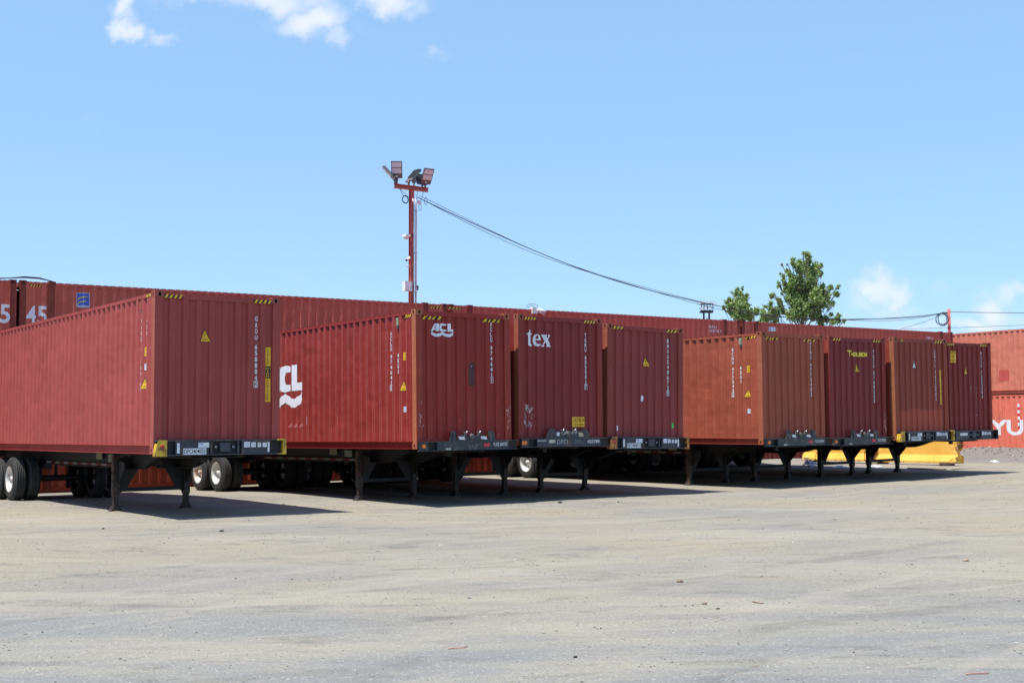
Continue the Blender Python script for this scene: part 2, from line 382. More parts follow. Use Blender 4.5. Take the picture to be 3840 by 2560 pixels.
def build_stones():
    mats = [plain('stone_grey', (.22, .21, .20), .9, 0, .35, 30), plain('stone_dark', (.08, .075, .07), .9, 0, .4, 30), plain('stone_pale', (.42, .40, .36), .9, 0, .2, 30), plain('stone_tan', (.28, .23, .17), .9, 0, .3, 30)]
    ico = bmesh.new(); bmesh.ops.create_icosphere(ico, subdivisions=1, radius=1); ico.verts.ensure_lookup_table()
    iv = [v.co.copy() for v in ico.verts]; ifc = [tuple(v.index for v in f.verts) for f in ico.faces]; ico.free()
    rnd = random.Random(3); V = []; F = []; MI = []
    def put(x, y, s):
        z = gz(x, y); b = len(V); rz = rnd.uniform(0, 6.28); c, sn = math.cos(rz), math.sin(rz)
        sx, sy, sz = s * rnd.uniform(.7, 1.4), s * rnd.uniform(.6, 1.1), s * rnd.uniform(.35, .7)
        for p in iv:
            k = 1 + rnd.uniform(-.25, .25); X, Y, Z = p.x * sx * k, p.y * sy * k, p.z * sz * k
            V.append((x + X * c - Y * sn, y + X * sn + Y * c, z + Z + sz * .35))
        mi = rnd.choices((0, 1, 2, 3), (5, .9, 1.6, 2))[0]
        for f in ifc: F.append(tuple(b + q for q in f)); MI.append(mi)
    for _ in range(15000):
        y = 6.5 + 22 * rnd.random() ** 1.5; x = rnd.uniform(-1, 1) * (y * .44 + .5)
        if noise.noise(Vector((x * .5, y * .5, 0))) < rnd.uniform(-.5, .25): continue
        put(x, y, rnd.choices((.0035, .006, .010, .018), (9, 5, .8, .05))[0] * (.8 + y / 30))
    for _ in range(1800):
        y = rnd.uniform(26, 56); x = rnd.uniform(-.46, .46) * y
        put(x, y, rnd.choices((.010, .017, .03), (6, 2, .15))[0])
    for _ in range(2600):
        df = rnd.uniform(-1, 14); du = abs(rnd.gauss(.3, 1.8)); p = F0 - UD * du + FWD * df
        put(p.x, p.y, rnd.choices((.02, .035, .055), (6, 3, .5))[0])
    me = bpy.data.meshes.new('loose_gravel'); me.from_pydata(V, [], F); me.update()
    for m in mats: me.materials.append(m)
    me.polygons.foreach_set('material_index', MI)
    o = part('loose_gravel', me); tag(o, 'loose stones and grit strewn over the dusty yard', 'gravel', kind='stuff')
build_stones()

# ------------------------------------------------------------------ containers
W, H, L40, L45 = 2.438, 2.896, 12.192, 13.716
SP = [(0, 0), (.205, 0)]                        # side profile along y, from .165
def side_profile(L):
    pts = [(.165, .004)]; y = .390
    while y + .206 < L - .25:
        pts += [(y, .004), (y + .066, .040), (y + .138, .040), (y + .206, .004)]; y += .2765
    pts.append((L - .165, .004)); return pts
def front_profile():
    pts = [(.15, .046)]; x = .262
    while x < 2.2:
        pts += [(x, .046), (x + .018, .014), (x + .122, .014), (x + .1395, .046)]; x += .2515
    pts.append((W - .15, .046)); return pts
def depth(prof, a):
    if a <= prof[0][0]: return prof[0][1]
    for (a0, d0), (a1, d1) in zip(prof, prof[1:]):
        if a <= a1: return d0 + (d1 - d0) * (a - a0) / (a1 - a0)
    return prof[-1][1]
FP = front_profile(); SPs = {}
def sprof(L):
    if L not in SPs: SPs[L] = side_profile(L)
    return SPs[L]

# corner castings: hollow blocks with an oval hole in each outer face
def casting_mesh(sx, sy, sz, mat):
    """outer corner at the origin, block runs inwards along +x*sx, +y*sy, +z*sz"""
    dx, dy, dz = .162, .178, .118
    mb = MB(); i0 = mb.mi(mat); i1 = mb.mi(M_hole)
    def face(o, U, Vv, N, lu, lv, hole):
        o, U, Vv, N = map(Vector, (o, U, Vv, N)); bm = mb.bm
        outer = [bm.verts.new(o), bm.verts.new(o + U * lu), bm.verts.new(o + U * lu + Vv * lv), bm.verts.new(o + Vv * lv)]
        if not hole:
            bm.faces.new(outer).material_index = i0; return
        cu, cv, ru, rv = hole
        n = 12
        def E(k, d): 
            t = 2 * math.pi * (k + .5) / n; return o + U * (cu + ru * math.cos(t)) + Vv * (cv + rv * math.sin(t)) - N * d
        inn = [bm.verts.new(E(k, 0)) for k in range(n)]; dp = [bm.verts.new(E(k, .03)) for k in range(n)]
        # bridge: quadrant k covers 3 hole verts
        corner = [2, 3, 0, 1]
        for q in range(4):
            c = outer[corner[q]]; ks = [q * 3 + j for j in range(3)]
            for a, b in zip(ks, ks[1:]): bm.faces.new((inn[a], c, inn[b])).material_index = i0
            nc = outer[corner[(q + 1) % 4]]; last = ks[-1]; nx = (last + 1) % n
            bm.faces.new((inn[last], c, nc, inn[nx])).material_index = i0
        for k in range(n):
            bm.faces.new((inn[k], inn[(k+1) % n], dp[(k+1) % n], dp[k])).material_index = i0
        bm.faces.new(dp).material_index = i1
    X, Y, Z = Vector((sx, 0, 0)), Vector((0, sy, 0)), Vector((0, 0, sz))
    z = Vector((0, 0, 0))
    face(z, X, Z, -Y, dx, dz, (dx * .55, dz * .52, .030, .040))
    face(z, Y, Z, -X, dy, dz, (dy * .55, dz * .52, .026, .040))
    face(z, X, Y, -Z, dx, dy, (dx * .5, dy * .55, .030, .055))
    face(X * dx, Y, Z, X, dy, dz, None); face(Y * dy, X, Z, Y, dx, dz, None); face(Z * dz, X, Y, Z, dx, dy, None)
    bmesh.ops.remove_doubles(mb.bm, verts=mb.bm.verts, dist=1e-5)
    return mb.mesh('corner_casting')

# ---- flat markings, cut at every fold of the corrugated sheet and laid on it
def text_2d(txt, size=1.0, bold=0, spacing=1.0, line=1.0, align='LEFT'):
    cu = bpy.data.curves.new('t', 'FONT'); cu.body = txt; cu.size = size; cu.offset = bold; cu.align_x = align
    cu.space_character = spacing; cu.space_line = line; cu.resolution_u = 3; cu.fill_mode = 'FRONT'
    o = bpy.data.objects.new('t', cu); me = bpy.data.meshes.new_from_object(o)
    bpy.data.objects.remove(o); bpy.data.curves.remove(cu); return me
def poly_2d(loops):
    cu = bpy.data.curves.new('p', 'CURVE'); cu.dimensions = '2D'; cu.fill_mode = 'BOTH'
    for lp in loops:
        s = cu.splines.new('POLY'); s.points.add(len(lp) - 1)
        for i, (x, y) in enumerate(lp): s.points[i].co = (x, y, 0, 1)
        s.use_cyclic_u = True
    o = bpy.data.objects.new('p', cu); me = bpy.data.meshes.new_from_object(o)
    bpy.data.objects.remove(o); bpy.data.curves.remove(cu); return me
def bounds(me):
    xs = [v.co.x for v in me.vertices]; ys = [v.co.y for v in me.vertices]; return min(xs), max(xs), min(ys), max(ys)
class Marks:
    """flat shapes collected in wall coordinates: a to the viewer's right, z up"""
    def __init__(s): s.items = []
    def add(s, me, mat, lift=0): s.items.append(([Vector((v.co.x, v.co.y)) for v in me.vertices], [tuple(p.vertices) for p in me.polygons], mat, lift)); return s
    def rect(s, a0, z0, a1, z1, mat, lift=0): s.items.append(([Vector(p) for p in ((a0, z0), (a1, z0), (a1, z1), (a0, z1))], [(0, 1, 2, 3)], mat, lift)); return s
    def poly(s, pts, mat, lift=0): return s.add(poly_2d([pts]), mat, lift)
    def fit(s, me, a0, z0, a1, z1, mat, lift=0):
        x0, x1, y0, y1 = bounds(me); kx = (a1 - a0) / max(1e-6, x1 - x0); ky = (z1 - z0) / max(1e-6, y1 - y0)
        for v in me.vertices: v.co.x = a0 + (v.co.x - x0) * kx; v.co.y = z0 + (v.co.y - y0) * ky
        return s.add(me, mat, lift)
    def text(s, txt, a0, z0, a1, z1, mat, lift=0, bold=0.0): return s.fit(text_2d(txt, 1, bold), a0, z0, a1, z1, mat, lift)
    def column(s, txt, ac, ztop, zbot, w, mat, bold=.0, box_last=False):
        """letters one under another"""
        units = sum(.55 if ch == ' ' else 1 for ch in txt); p = (ztop - zbot) / (units - .2); z = ztop
        for i, ch in enumerate(txt):
            if ch == ' ': z -= p * .55; continue
            ww = w * (.36 if ch in '1I' else 1); s.text(ch, ac - ww / 2, z - p * .80, ac + ww / 2, z, mat, 0, bold)
            if box_last and i == len(txt) - 1:
                b, t = .018, .009; A0, A1, Z0, Z1 = ac - w/2 - b, ac + w/2 + b, z - p * .80 - b, z + b
                for r in ((A0, Z0, A1, Z0 + t), (A0, Z1 - t, A1, Z1), (A0, Z0 + t, A0 + t, Z1 - t), (A1 - t, Z0 + t, A1, Z1 - t)): s.rect(*r, mat)
            z -= p
        return s
    def build(s, name, parent, prof, plane, off, label=None):
        """plane 'F': front wall (a = x); 'S': left side wall (a = -y)"""
        mb = MB()
        for vs, fs, mat, lift in s.items:
            bm = bmesh.new(); bv = [bm.verts.new((v.x, v.y, 0)) for v in vs]
            for f in fs:
                try: bm.faces.new([bv[k] for k in f])
                except ValueError: pass
            if prof:
                sg = 1 if plane == 'F' else -1
                a0, a1 = min(v.x for v in vs), max(v.x for v in vs)
                for pa, _ in prof:
                    a = pa * sg
                    if a0 < a < a1: bmesh.ops.bisect_plane(bm, geom=bm.verts[:] + bm.edges[:] + bm.faces[:], plane_co=(a, 0, 0), plane_no=(1, 0, 0), dist=1e-5)
            i = mb.mi(mat); bm.verts.ensure_lookup_table(); mp = {}
            for v in bm.verts:
                a, z = v.co.x, v.co.y
                if plane == 'F': d = depth(prof, a) if prof else 0; p = (a, d - .003 - lift * .002 + off, z)
                else: d = depth(prof, -a) if prof else 0; p = (d - .003 - lift * .002 + off, -a, z)
                mp[v] = mb.bm.verts.new(p + parent['_org']) if False else mb.bm.verts.new(Vector(p) + Vector(parent['_org']))
            for f in bm.faces:
                nf = mb.bm.faces.new([mp[v] for v in f.verts]); nf.material_index = i
            bm.free()
        o = mb.build(name, parent, fixn=False)
        if label: o['label'] = label
        return o
def triangle_sign(mk, a, z, w=.20, h=.22, mat=None):
    mk.poly([(a - w/2 - .012, z - .010), (a + w/2 + .012, z - .010), (a, z + h + .016)], M_ink, 0)
    mk.poly([(a - w/2 + .004, z), (a + w/2 - .004, z), (a, z + h - .012)], mat or M_yst, 1)
    mk.rect(a - .045, z + .045, a + .045, z + .051, M_ink, 2); mk.rect(a - .055, z + .022, a + .055, z + .028, M_ink, 2)
    mk.poly([(a - .012, z + .075), (a + .020, z + .12), (a + .002, z + .12), (a + .014, z + .16), (a - .02, z + .112), (a - .002, z + .112)], M_ink, 2)
def hazard(mk, a0, a1, z0, z1, n=4, lift=0):
    mk.rect(a0, z0, a1, z1, M_ink, lift); w = (a1 - a0) / n; k = .22 * w
    for i in range(n):
        x = a0 + w * i; mk.poly([(x + .02*w, z0), (x + .50*w, z0), (min(a1, x + .98*w), z1), (x + .48*w, z1)], M_yst, lift + 1)

def container(label, M, L, col, group, post=None, rust=.5, rough=.42, mid_posts=False, doors=True, wear=.03, buckle=1.0):
    """M places the front left bottom corner; x across, y backwards, z up. Returns the empty."""
    org = Vector((-W / 2, -L / 2, 0))
    root = empty('shipping_container', M @ Matrix.Translation(-org), label, 'shipping container', group)
    root['_org'] = tuple(org); seed = M.translation.x * 3.7 + M.translation.z * 5.1
    pm = paint('container_paint', col, rust, rough)
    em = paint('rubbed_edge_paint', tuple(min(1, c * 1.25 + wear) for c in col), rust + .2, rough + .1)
    fm = paint('container_frame_paint', post or col, rust + .6, rough + .1)
    fm_shade = paint('container_frame_paint', tuple(.86 * a + .14 * b for a, b in zip(col, post or col)), rust + .5, rough + .1)  # duller copy with shade mixed in, for the front and right post faces
    cm = paint('casting_paint', tuple(c * .85 for c in (post or col)), rust + 1.0, .6)
    T = lambda p: Vector(p) + org
    def sheet(name, prof, mapf, z0, z1, th, edge=0):
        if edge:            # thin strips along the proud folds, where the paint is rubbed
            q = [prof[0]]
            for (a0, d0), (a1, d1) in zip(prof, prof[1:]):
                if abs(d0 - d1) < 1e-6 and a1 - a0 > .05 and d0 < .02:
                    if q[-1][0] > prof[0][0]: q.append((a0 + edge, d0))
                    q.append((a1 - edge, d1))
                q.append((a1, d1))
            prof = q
        mb = MB(); i0 = mb.mi(pm); ie = mb.mi(em); cols = []; NZ = 18
        aa, ab = prof[0][0], prof[-1][0]
        def dent(a, z):         # sheets are knocked inwards here and there
            e = min(1, (a - aa) / .12, (ab - a) / .12, (z - z0) / .25, (z1 - z) / .25); e = max(0, e)
            n1 = noise.noise(Vector((a * 1.1 + seed, z * 1.3, seed * 1.7))); n2 = noise.noise(Vector((a * 3.1, z * 2.6 + seed, 4.2)))
            return e * (max(0, n1) * .009 * buckle + max(0, n2 - .15) * .022 * buckle)
        for a, d in prof:
            zs = [z0 + (z1 - z0) * q / NZ for q in range(NZ + 1)]
            cols.append(([mb.bm.verts.new(T(mapf(a, d + dent(a, z), z))) for z in zs], [mb.bm.verts.new(T(mapf(a, d + dent(a, z) + th, z))) for z in zs]))
        for (ka, kd), (kb, ke), p, q in zip(prof, prof[1:], cols, cols[1:]):
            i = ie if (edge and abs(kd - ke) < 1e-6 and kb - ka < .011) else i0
            for r in range(NZ):
                mb.bm.faces.new((p[0][r], q[0][r], q[0][r+1], p[0][r+1])).material_index = i
                mb.bm.faces.new((q[1][r], p[1][r], p[1][r+1], q[1][r+1])).material_index = i
            mb.bm.faces.new((p[0][-1], q[0][-1], q[1][-1], p[1][-1])).material_index = i
            mb.bm.faces.new((q[0][0], p[0][0], p[1][0], q[1][0])).material_index = i
        return mb.build(name, root)
    sp = sprof(L)
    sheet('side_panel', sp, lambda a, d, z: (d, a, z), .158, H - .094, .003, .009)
    sheet('side_panel', sp, lambda a, d, z: (W - d, a, z), .158, H - .094, .003)
    sheet('front_panel', FP, lambda a, d, z: (a, d, z), .20, H - .128, .003)
    # roof, folded across
    mb = MB(); i = mb.mi(pm); y = .18; prof = []
    while y < L - .2: prof += [(y, -.040), (y + .025, -.022), (y + .16, -.022), (y + .185, -.040)]; y += .2095
    prof.append((L - .18, -.040)); ring = [(mb.bm.verts.new(T((.045, a, H + d))), mb.bm.verts.new(T((W - .045, a, H + d)))) for a, d in prof]
    for p, q in zip(ring, ring[1:]): mb.bm.faces.new((p[0], p[1], q[1], q[0])).material_index = i
    mb.build('roof_panel', root)
    # frame
    def fr(name, boxes, mat=fm, bev=.004):
        b = MB()
        for k_, (a, c) in enumerate(boxes): b.box(T(a), T(c), mat[k_] if isinstance(mat, tuple) else mat)
        return b.build(name, root, bevel=bev)
    for sx in (0, 1):
        X = lambda x: (W - x) if sx else x
        fr('top_rail', [((X(.002), .176, H - .096), (X(.062), L - .176, H - .036))], pm)
        fr('bottom_rail', [((X(.002), .172, .150), (X(.075), L - .172, .160)), ((X(.062), .172, .012), (X(.070), L - .172, .150)), ((X(.004), .172, .002), (X(.070), L - .172, .012))], pm, 0)
        fr('corner_post', [((X(.003), .004, .116), (X(.150), .020, H - .116)), ((X(.003), .020, .116), (X(.012), .166, H - .116)), ((X(.120), .020, .116), (X(.150), .060, H - .116))], (fm_shade, fm if sx == 0 else fm_shade, fm_shade))  # sunlit left flank keeps the brighter frame paint, other faces painted in shade
        fr('corner_post', [((X(.003), L - .004, .116), (X(.110), L - .020, H - .116)), ((X(.003), L - .020, .116), (X(.012), L - .166, H - .116))])
        if mid_posts:
            for yy in (.762, L - .762 - .17):
                fr('intermediate_post', [((X(-.006), yy, .02), (X(.03), yy + .17, H - .02))])
                b = MB(); b.box(T((X(-.012), yy - .01, H - .100)), T((X(.16), yy + .18, H + .004)), cm); b.build('corner_casting', root, bevel=.008)
    fr('front_header', [((.160, .004, H - .130), (W - .160, .056, H - .036))], pm)
    fr('front_sill', [((.150, .010, .004), (W - .150, .070, .200))], pm)
    fr('rear_sill', [((.110, L - .080, .004), (W - .110, L - .006, .160))], fm)
    fr('rear_header', [((.110, L - .080, H - .16), (W - .110, L - .006, H - .036))], fm)
    b = MB(); b.box(T((.07, .07, .130)), T((W - .07, L - .08, .155)), M_dkst); b.build('floor', root)
    for sx in (1, -1):
        for sy in (1, -1):
            for sz in (1, -1):
                me = casting_mesh(sx, sy, sz, cm)
                part('corner_casting', me, root, org + Vector((0 if sx > 0 else W, 0 if sy > 0 else L, 0 if sz > 0 else H)))
    if doors:
        for k in (0, 1):
            x0 = .11 + k * (W - .22) / 2 + .005; x1 = x0 + (W - .22) / 2 - .01
            b = MB(); b.box(T((x0, L - .05, .165)), T((x1, L - .012, H - .165)), pm)
            for j in range(5):
                z = .35 + j * .5; b.box(T((x0 + .05, L - .014, z)), T((x1 - .05, L - .004, z + .25)), pm)
            d = b.build('door', root)
            for q in (.28, .78):
                xb = x0 + (x1 - x0) * q; c = MB(); c.tube([T((xb, L + .012, .10)), T((xb, L + .012, H - .10))], .017, M_steel)
                c.box(T((xb - .03, L - .004, 1.1)), T((xb + .03, L + .03, 1.16)), M_steel); c.build('locking_bar', d)
    return root
def vent(root, y, z, L, mat):
    o = Vector(root['_org']); mb = MB(); mb.box(o + Vector((.0, y - .05, z)), o + Vector((.036, y + .045, z + .17)), mat)
    mb.box(o + Vector((.006, y - .03, z - .06)), o + Vector((.04, y + .03, z)), M_dkst)
    return mb.build('ventilator', root, bevel=.006)
def cmat(x, y, z, yaw, roll=0, pitch=0):
    return Matrix.Translation((x, y, z)) @ Matrix.Rotation(R(yaw), 4, 'Z') @ Matrix.Rotation(R(pitch), 4, 'X') @ Matrix.Rotation(R(roll), 4, 'Y')
YAW = 36.570
GC = 'maroon containers parked on chassis in a row'
PL = [  # x, y, z (camera space), yaw offset, roll, pitch
    (-6.305, 21.880, -.431, .44, -.25, -.23), (-1.956, 25.578, -.411, .43, -.55, -.38), (.142, 27.296, -.361, .03, -.23, .13), (2.210, 28.969, -.428, -.39, .47, .26),
    (6.406, 31.744, -.414, .20, -.38, .13), (8.520, 33.323, -.418, .34, -.75, .76), (10.751, 34.822, -.342, -.83, -.72, .18), (12.751, 36.638, -.337, -.22, -1.03, .67)]
MS = [cmat(a[0], a[1], a[2] + CAMZ, YAW + a[3], a[4], a[5]) for a in PL]
COL = [(0.329, 0.064, 0.0560), (0.268, 0.033, 0.0276), (0.221, 0.033, 0.0323), (0.259, 0.050, 0.0466), (0.324, 0.078, 0.0446), (0.202, 0.031, 0.0304), (0.263, 0.054, 0.0361), (0.211, 0.027, 0.0247)]
POST = [(0.357, 0.097, 0.0731), (0.395, 0.136, 0.0684), (0.348, 0.102, 0.0646), (0.338, 0.107, 0.0599), (0.348, 0.107, 0.0599), (0.310, 0.063, 0.0475), (0.320, 0.116, 0.0560), (0.263, 0.047, 0.0314)]
LBL = ['nearest faded maroon container numbered GAOU 658804 with a yellow caution strip on its front',
       'dark red container with white ACL lettering and wave on its front and long side',
       'dark maroon container with white tex lettering and a yellow caution sign near its foot',
       'maroon container numbered BMOU 548672 with a small green sticker low on its front',
       'brownish red container numbered GCNU 477545 showing a plain sunlit long side',
       'maroon container with yellow Touax lettering on its front',
       'container with a rust brown corner post and an orange red patch low on its front',
       'dark red container farthest right in the parked row with a yellow upper label']
CT = [container(LBL[i], MS[i], L40, COL[i], GC, POST[i], rust=(.3, .5, .5, .5, .3, .3, .9, .5)[i], wear=(.075, .11, .05, .05, .03, .03, .05, .05)[i]) for i in range(8)]

def front_marks(i, num, ac, zt, zb, box=True, w=.052):
    ac += (.014, .022, .028, .032, .042, .048, .050, .052)[i]
    mk = Marks(); mk.column(num, ac, zt, zb, w, M_white, .022, box); mk.build('container_number', CT[i], FP, 'F', 0)
def hdr_hazard(i, spans, plane='F', z0=H - .122, z1=H - .058, on_header=True, n=4):
    for (a0, a1) in spans:
        mk = Marks(); hazard(mk, a0, a1, z0, z1, n)
        if on_header: mk.build('hazard_stripe', CT[i], None, plane, .004 if plane == 'F' else .002)
        else: mk.build('hazard_stripe', CT[i], FP if plane == 'F' else sprof(L40), plane, 0)
# container 0
front_marks(0, 'GAOU 6588042', 1.95, 2.528, 1.215)
mk = Marks(); triangle_sign(mk, .955, 2.02); mk.build('warning_sign', CT[0], FP, 'F', 0)
mk = Marks(); mk.rect(2.142, .938, 2.262, 1.957, M_yst); mk.rect(2.147, 1.376, 2.257, 1.605, M_ink, 1)
mk.column('CAUTION', 2.202, 1.93, 1.64, .04, M_ink, .01); mk.column('CONTAINER', 2.202, 1.345, .965, .04, M_ink, .01)
m2 = Marks(); m2.column('HIGH', 2.202, 1.585, 1.395, .055, M_yst, .015)
for it in mk.items[2:]: pass
mk.items = mk.items[:2] + [(a, b, c, 2) for a, b, c, d in mk.items[2:]] + [(a, b, c, 2) for a, b, c, d in m2.items]
mk.build('caution_strip', CT[0], FP, 'F', 0)
hdr_hazard(0, [(.170, .515), (1.90, 2.262)]); hdr_hazard(0, [(-.44, -.185)], 'S', H - .092, H - .040)
def side_marks(i, num, yc, zt, zb, y2, t2, b2, code='45G1', plate=True):
    mk = Marks(); mk.column(num, -yc, zt, zb, .054, M_white, .022, True); mk.build('container_number', CT[i], sprof(L40), 'S', 0)
    mk = Marks(); mk.column(code, -y2, t2, b2, .054, M_white, .022); mk.build('type_code', CT[i], sprof(L40), 'S', 0)
side_marks(0, 'GAOU 6588042', .735, 2.461, 1.17, .465, 2.439, 2.006, '45G1')
side_marks(1, 'ACLU 9746411', 1.045, 2.494, 1.25, .765, 2.017, 1.584)
side_marks(4, 'GCNU 4775452', 1.045, 2.514, 1.25, .768, 2.027, 1.592)
def plate(i, y0, y1, z0, z1):
    mk = Marks(); mk.rect(-y0, z0, -y1, z1, M_yst); zc = (z0 + z1) / 2
    mk.text('2.9m', -y0 + .01, zc + .01, -y1 - .01, z1 - .015, M_ink, 1); mk.text('9\'6"', -y0 + .015, z0 + .015, -y1 - .015, zc - .01, M_ink, 1)
    mk.build('height_plate', CT[i], sprof(L40), 'S', 0)
plate(0, .545, .445, 1.753, 1.911); plate(1, .545, .440, 1.855, 2.017); plate(4, .545, .432, 1.859, 2.033)
for i, yc, z in ((0, .52, 1.165), (1, .53, 1.221), (4, .515, 1.226)):
    mk = Marks(); triangle_sign(mk, -yc, z, .21, .20); mk.build('warning_sign', CT[i], sprof(L40), 'S', 0)
for i, yc, z0 in ((0, .495, 1.50), (1, .495, .77), (4, .495, .80)):
    mk = Marks(); mk.rect(-yc - .05, z0, -yc + .05, z0 + .115, M_stick)
    for k in range(4): mk.rect(-yc - .04, z0 + .02 + k * .024, -yc + .035, z0 + .028 + k * .024, M_ltblu, 1)
    mk.build('data_plate', CT[i], sprof(L40), 'S', 0)
M_vent = plain('ventilator_plastic', (.26, .26, .17), .6, 0, .3)
for i, y in ((0, .70), (1, .735), (4, .742)): vent(CT[i], y, H - .30, L40, M_vent if i else paint('vent_paint', COL[0]))

# ACL letters (own shapes)
def A_shape(): return [[(0, 0), (.30, 0), (.36, .17), (.62, .17), (.62, 0), (.98, 0), (.98, 1.0), (.50, 1.0)], [(.45, .36), (.62, .36), (.62, .80)]]
def C_shape(): return [[(0, .20), (.14, .05), (.40, 0), (.62, .02), (.94, .08), (.94, .28), (.70, .28), (.48, .30), (.34, .42), (.34, .60), (.48, .72), (.70, .74), (.94, .74), (.94, .92), (.68, .98), (.40, 1.0), (.14, .95), (0, .80)]]
def Lt_shape(): return [[(.03, 0), (.90, 0), (.90, .32), (.48, .32), (.48, 1.04), (.03, 1.04)]]
def wave_loop(n=28):
    top, bot = [], []
    for k in range(n + 1):
        t = k / n; w = abs(math.sin(2 * math.pi * (t * 1.0 - .25))) ; hgt = .33 * (1 - abs(math.sin(math.pi * (t * 2 + .0))))
        top.append((t, 1 - .42 * abs(math.sin(2 * math.pi * t)) )); bot.append((t, .42 - .42 * abs(math.sin(2 * math.pi * t)) + .0))
    return top + bot[::-1]
def acl(mk, a0, z0, a1, z1, zw0, zw1):
    w = (a1 - a0) / 3.03
    for fn, x in ((A_shape, -.04), (C_shape, 1.05), (Lt_shape, 2.11)):
        k = 1.10 if fn is C_shape else 1.0; sh = [[(a0 + (x + px * 1.05) * w, z0 + (py * k - (k - 1) / 2) * (z1 - z0)) for px, py in lp] for lp in fn()]
        mk.add(poly_2d(sh), M_white)
    mk.add(poly_2d([[(a0 + px * (a1 - a0), zw0 + py * (zw1 - zw0)) for px, py in wave_loop()]]), M_white)
mk = Marks(); acl(mk, .401, 2.451, .957, 2.613, 2.335, 2.445); mk.build('logo', CT[1], FP, 'F', 0)
mk = Marks(); acl(mk, -6.86, 1.375, -5.06, 1.975, .97, 1.345); mk.build('logo', CT[1], sprof(L40), 'S', 0)
front_marks(1, 'ACLU 9746411', 1.93, 2.706, 1.40)
for a0, a1 in ((.18, .65), (1.72, 2.20)): hdr_hazard(1, [(a0, a1)], 'F', H - .205, H - .137, False)
hdr_hazard(1, [(-.50, -.18)], 'S', H - .162, H - .098, False)
hdr_hazard(4, [(.18, .66), (1.66, 2.12)], 'F', H - .205, H - .137, False); hdr_hazard(4, [(-.58, -.18)], 'S', H - .162, H - .098, False)
for i in (2, 3, 5): hdr_hazard(i, [(.17, .50), (1.88, 2.235)], n=4 if i == 2 else 3)
hdr_hazard(6, [(.30, .42), (1.86, 2.235)], n=3); hdr_hazard(7, [(.20, .58), (1.86, 2.20)], n=4)
mk = Marks(); mk.rect(-4.89, .545, -4.85, .753, M_stick); mk.build('paint_mark', CT[1], sprof(L40), 'S', 0)
mb = MB(); o1 = Vector(CT[1]['_org'])
for k in range(3):
    y = 5.02 + k * .2765
    mb.faces([o1 + Vector(p) for p in ((-.002, y - .02, .50), (-.002, y + .20, .50), (.0, y + .02, .60), (.03, y, .50))], [(0, 1, 2), (0, 2, 3)], paint('dent_paint', (.45, .16, .16)))
mb.build('dent_scuff', CT[1])
mk = Marks(); mk.rect(1.33, 1.32, 1.50, 1.82, plain('dirt_patch', (.07, .025, .022), .7, 0, .4, 20)); mk.rect(1.42, 1.72, 1.435, 1.745, M_stick, 1); mk.build('dark_patch', CT[1], FP, 'F', 0)
# container 2: tex
def serif_t(): return [[(.10, .78), (.22, .84), (.30, 1.0), (.36, 1.0), (.36, .78), (.52, .78), (.52, .70), (.36, .70), (.36, .16), (.42, .09), (.54, .12), (.54, .05), (.40, -.02), (.24, 0), (.16, .08), (.16, .70), (.06, .70)]]
def serif_e():
    import math as m
    out = [(.5 + .5 * m.cos(t), .36 + .37 * m.sin(t)) for t in [m.pi * k / 12 for k in range(0, 21)]]
    lp = [(1.0, .36)] + out[1:19] + [(.62, -.02), (.9, .05), (.98, .14), (.94, .18), (.74, .10), (.50, .14), (.36, .30), (.36, .36)]
    return [[(.98 * x, y) for x, y in lp], [(.36, .44), (.66, .44), (.64, .62), (.50, .68), (.40, .60)]]
def serif_x(): return [[(0, 0), (.34, 0), (.34, .06), (.26, .08), (.42, .27), (.54, .08), (.46, .06), (.46, 0), (1.0, 0), (1.0, .06), (.90, .08), (.62, .44), (.82, .64), (.95, .66), (.95, .72), (.64, .72), (.64, .66), (.72, .64), (.56, .50), (.46, .64), (.54, .66), (.54, .72), (.02, .72), (.02, .66), (.12, .64), (.36, .34), (.14, .08), (0, .06)]]
mk = Marks()
def put2(mk, fn, a0, a1, z0, zh): mk.add(poly_2d([[(a0 + x * (a1 - a0), z0 + y * zh) for x, y in lp] for lp in fn()]), M_white)
put2(mk, serif_t, .235, .545, 2.195, .36); put2(mk, serif_e, .435, .645, 2.20, .365); put2(mk, serif_x, .665, .945, 2.195, .37)
mk.build('logo', CT[2], FP, 'F', 0)
front_marks(2, 'TGBU 6555017', 1.938, 2.542, 1.27)
mk = Marks(); mk.rect(1.534, .398, 1.91, .622, M_yst); mk.text('CAUTION', 1.56, .51, 1.885, .60, M_ink, 1, .01); mk.text('2.9(9-6) HIGH', 1.56, .42, 1.885, .475, M_ink, 1); mk.build('caution_sign', CT[2], FP, 'F', 0)
rr = random.Random(5)
def scribble(mk, a, z, w, h, n, mat=M_chalk, t=.010):
    for _ in range(n):
        x, y = a + rr.uniform(0, w), z + rr.uniform(0, h); ang = rr.uniform(.6, 2.4); l = rr.uniform(.02, .11); dx, dy = math.cos(ang) * l, math.sin(ang) * l; nx, ny = -math.sin(ang) * t / 2, math.cos(ang) * t / 2
        mk.poly([(x - nx, y - ny), (x + dx - nx, y + dy - ny), (x + dx + nx, y + dy + ny), (x + nx, y + ny)], mat)
mk = Marks(); scribble(mk, .20, .34, .20, .50, 42, plain('chalk_white', (.6, .5, .5), .8)); mk.build('scrawl', CT[2], FP, 'F', 0)
mk = Marks(); scribble(mk, 2.32, .30, .08, .55, 14); mk.build('scrawl', CT[1], None, 'F', .004)
mk = Marks(); scribble(mk, .05, .45, .08, .5, 9); mk.build('scrawl', CT[1], None, 'F', .004)
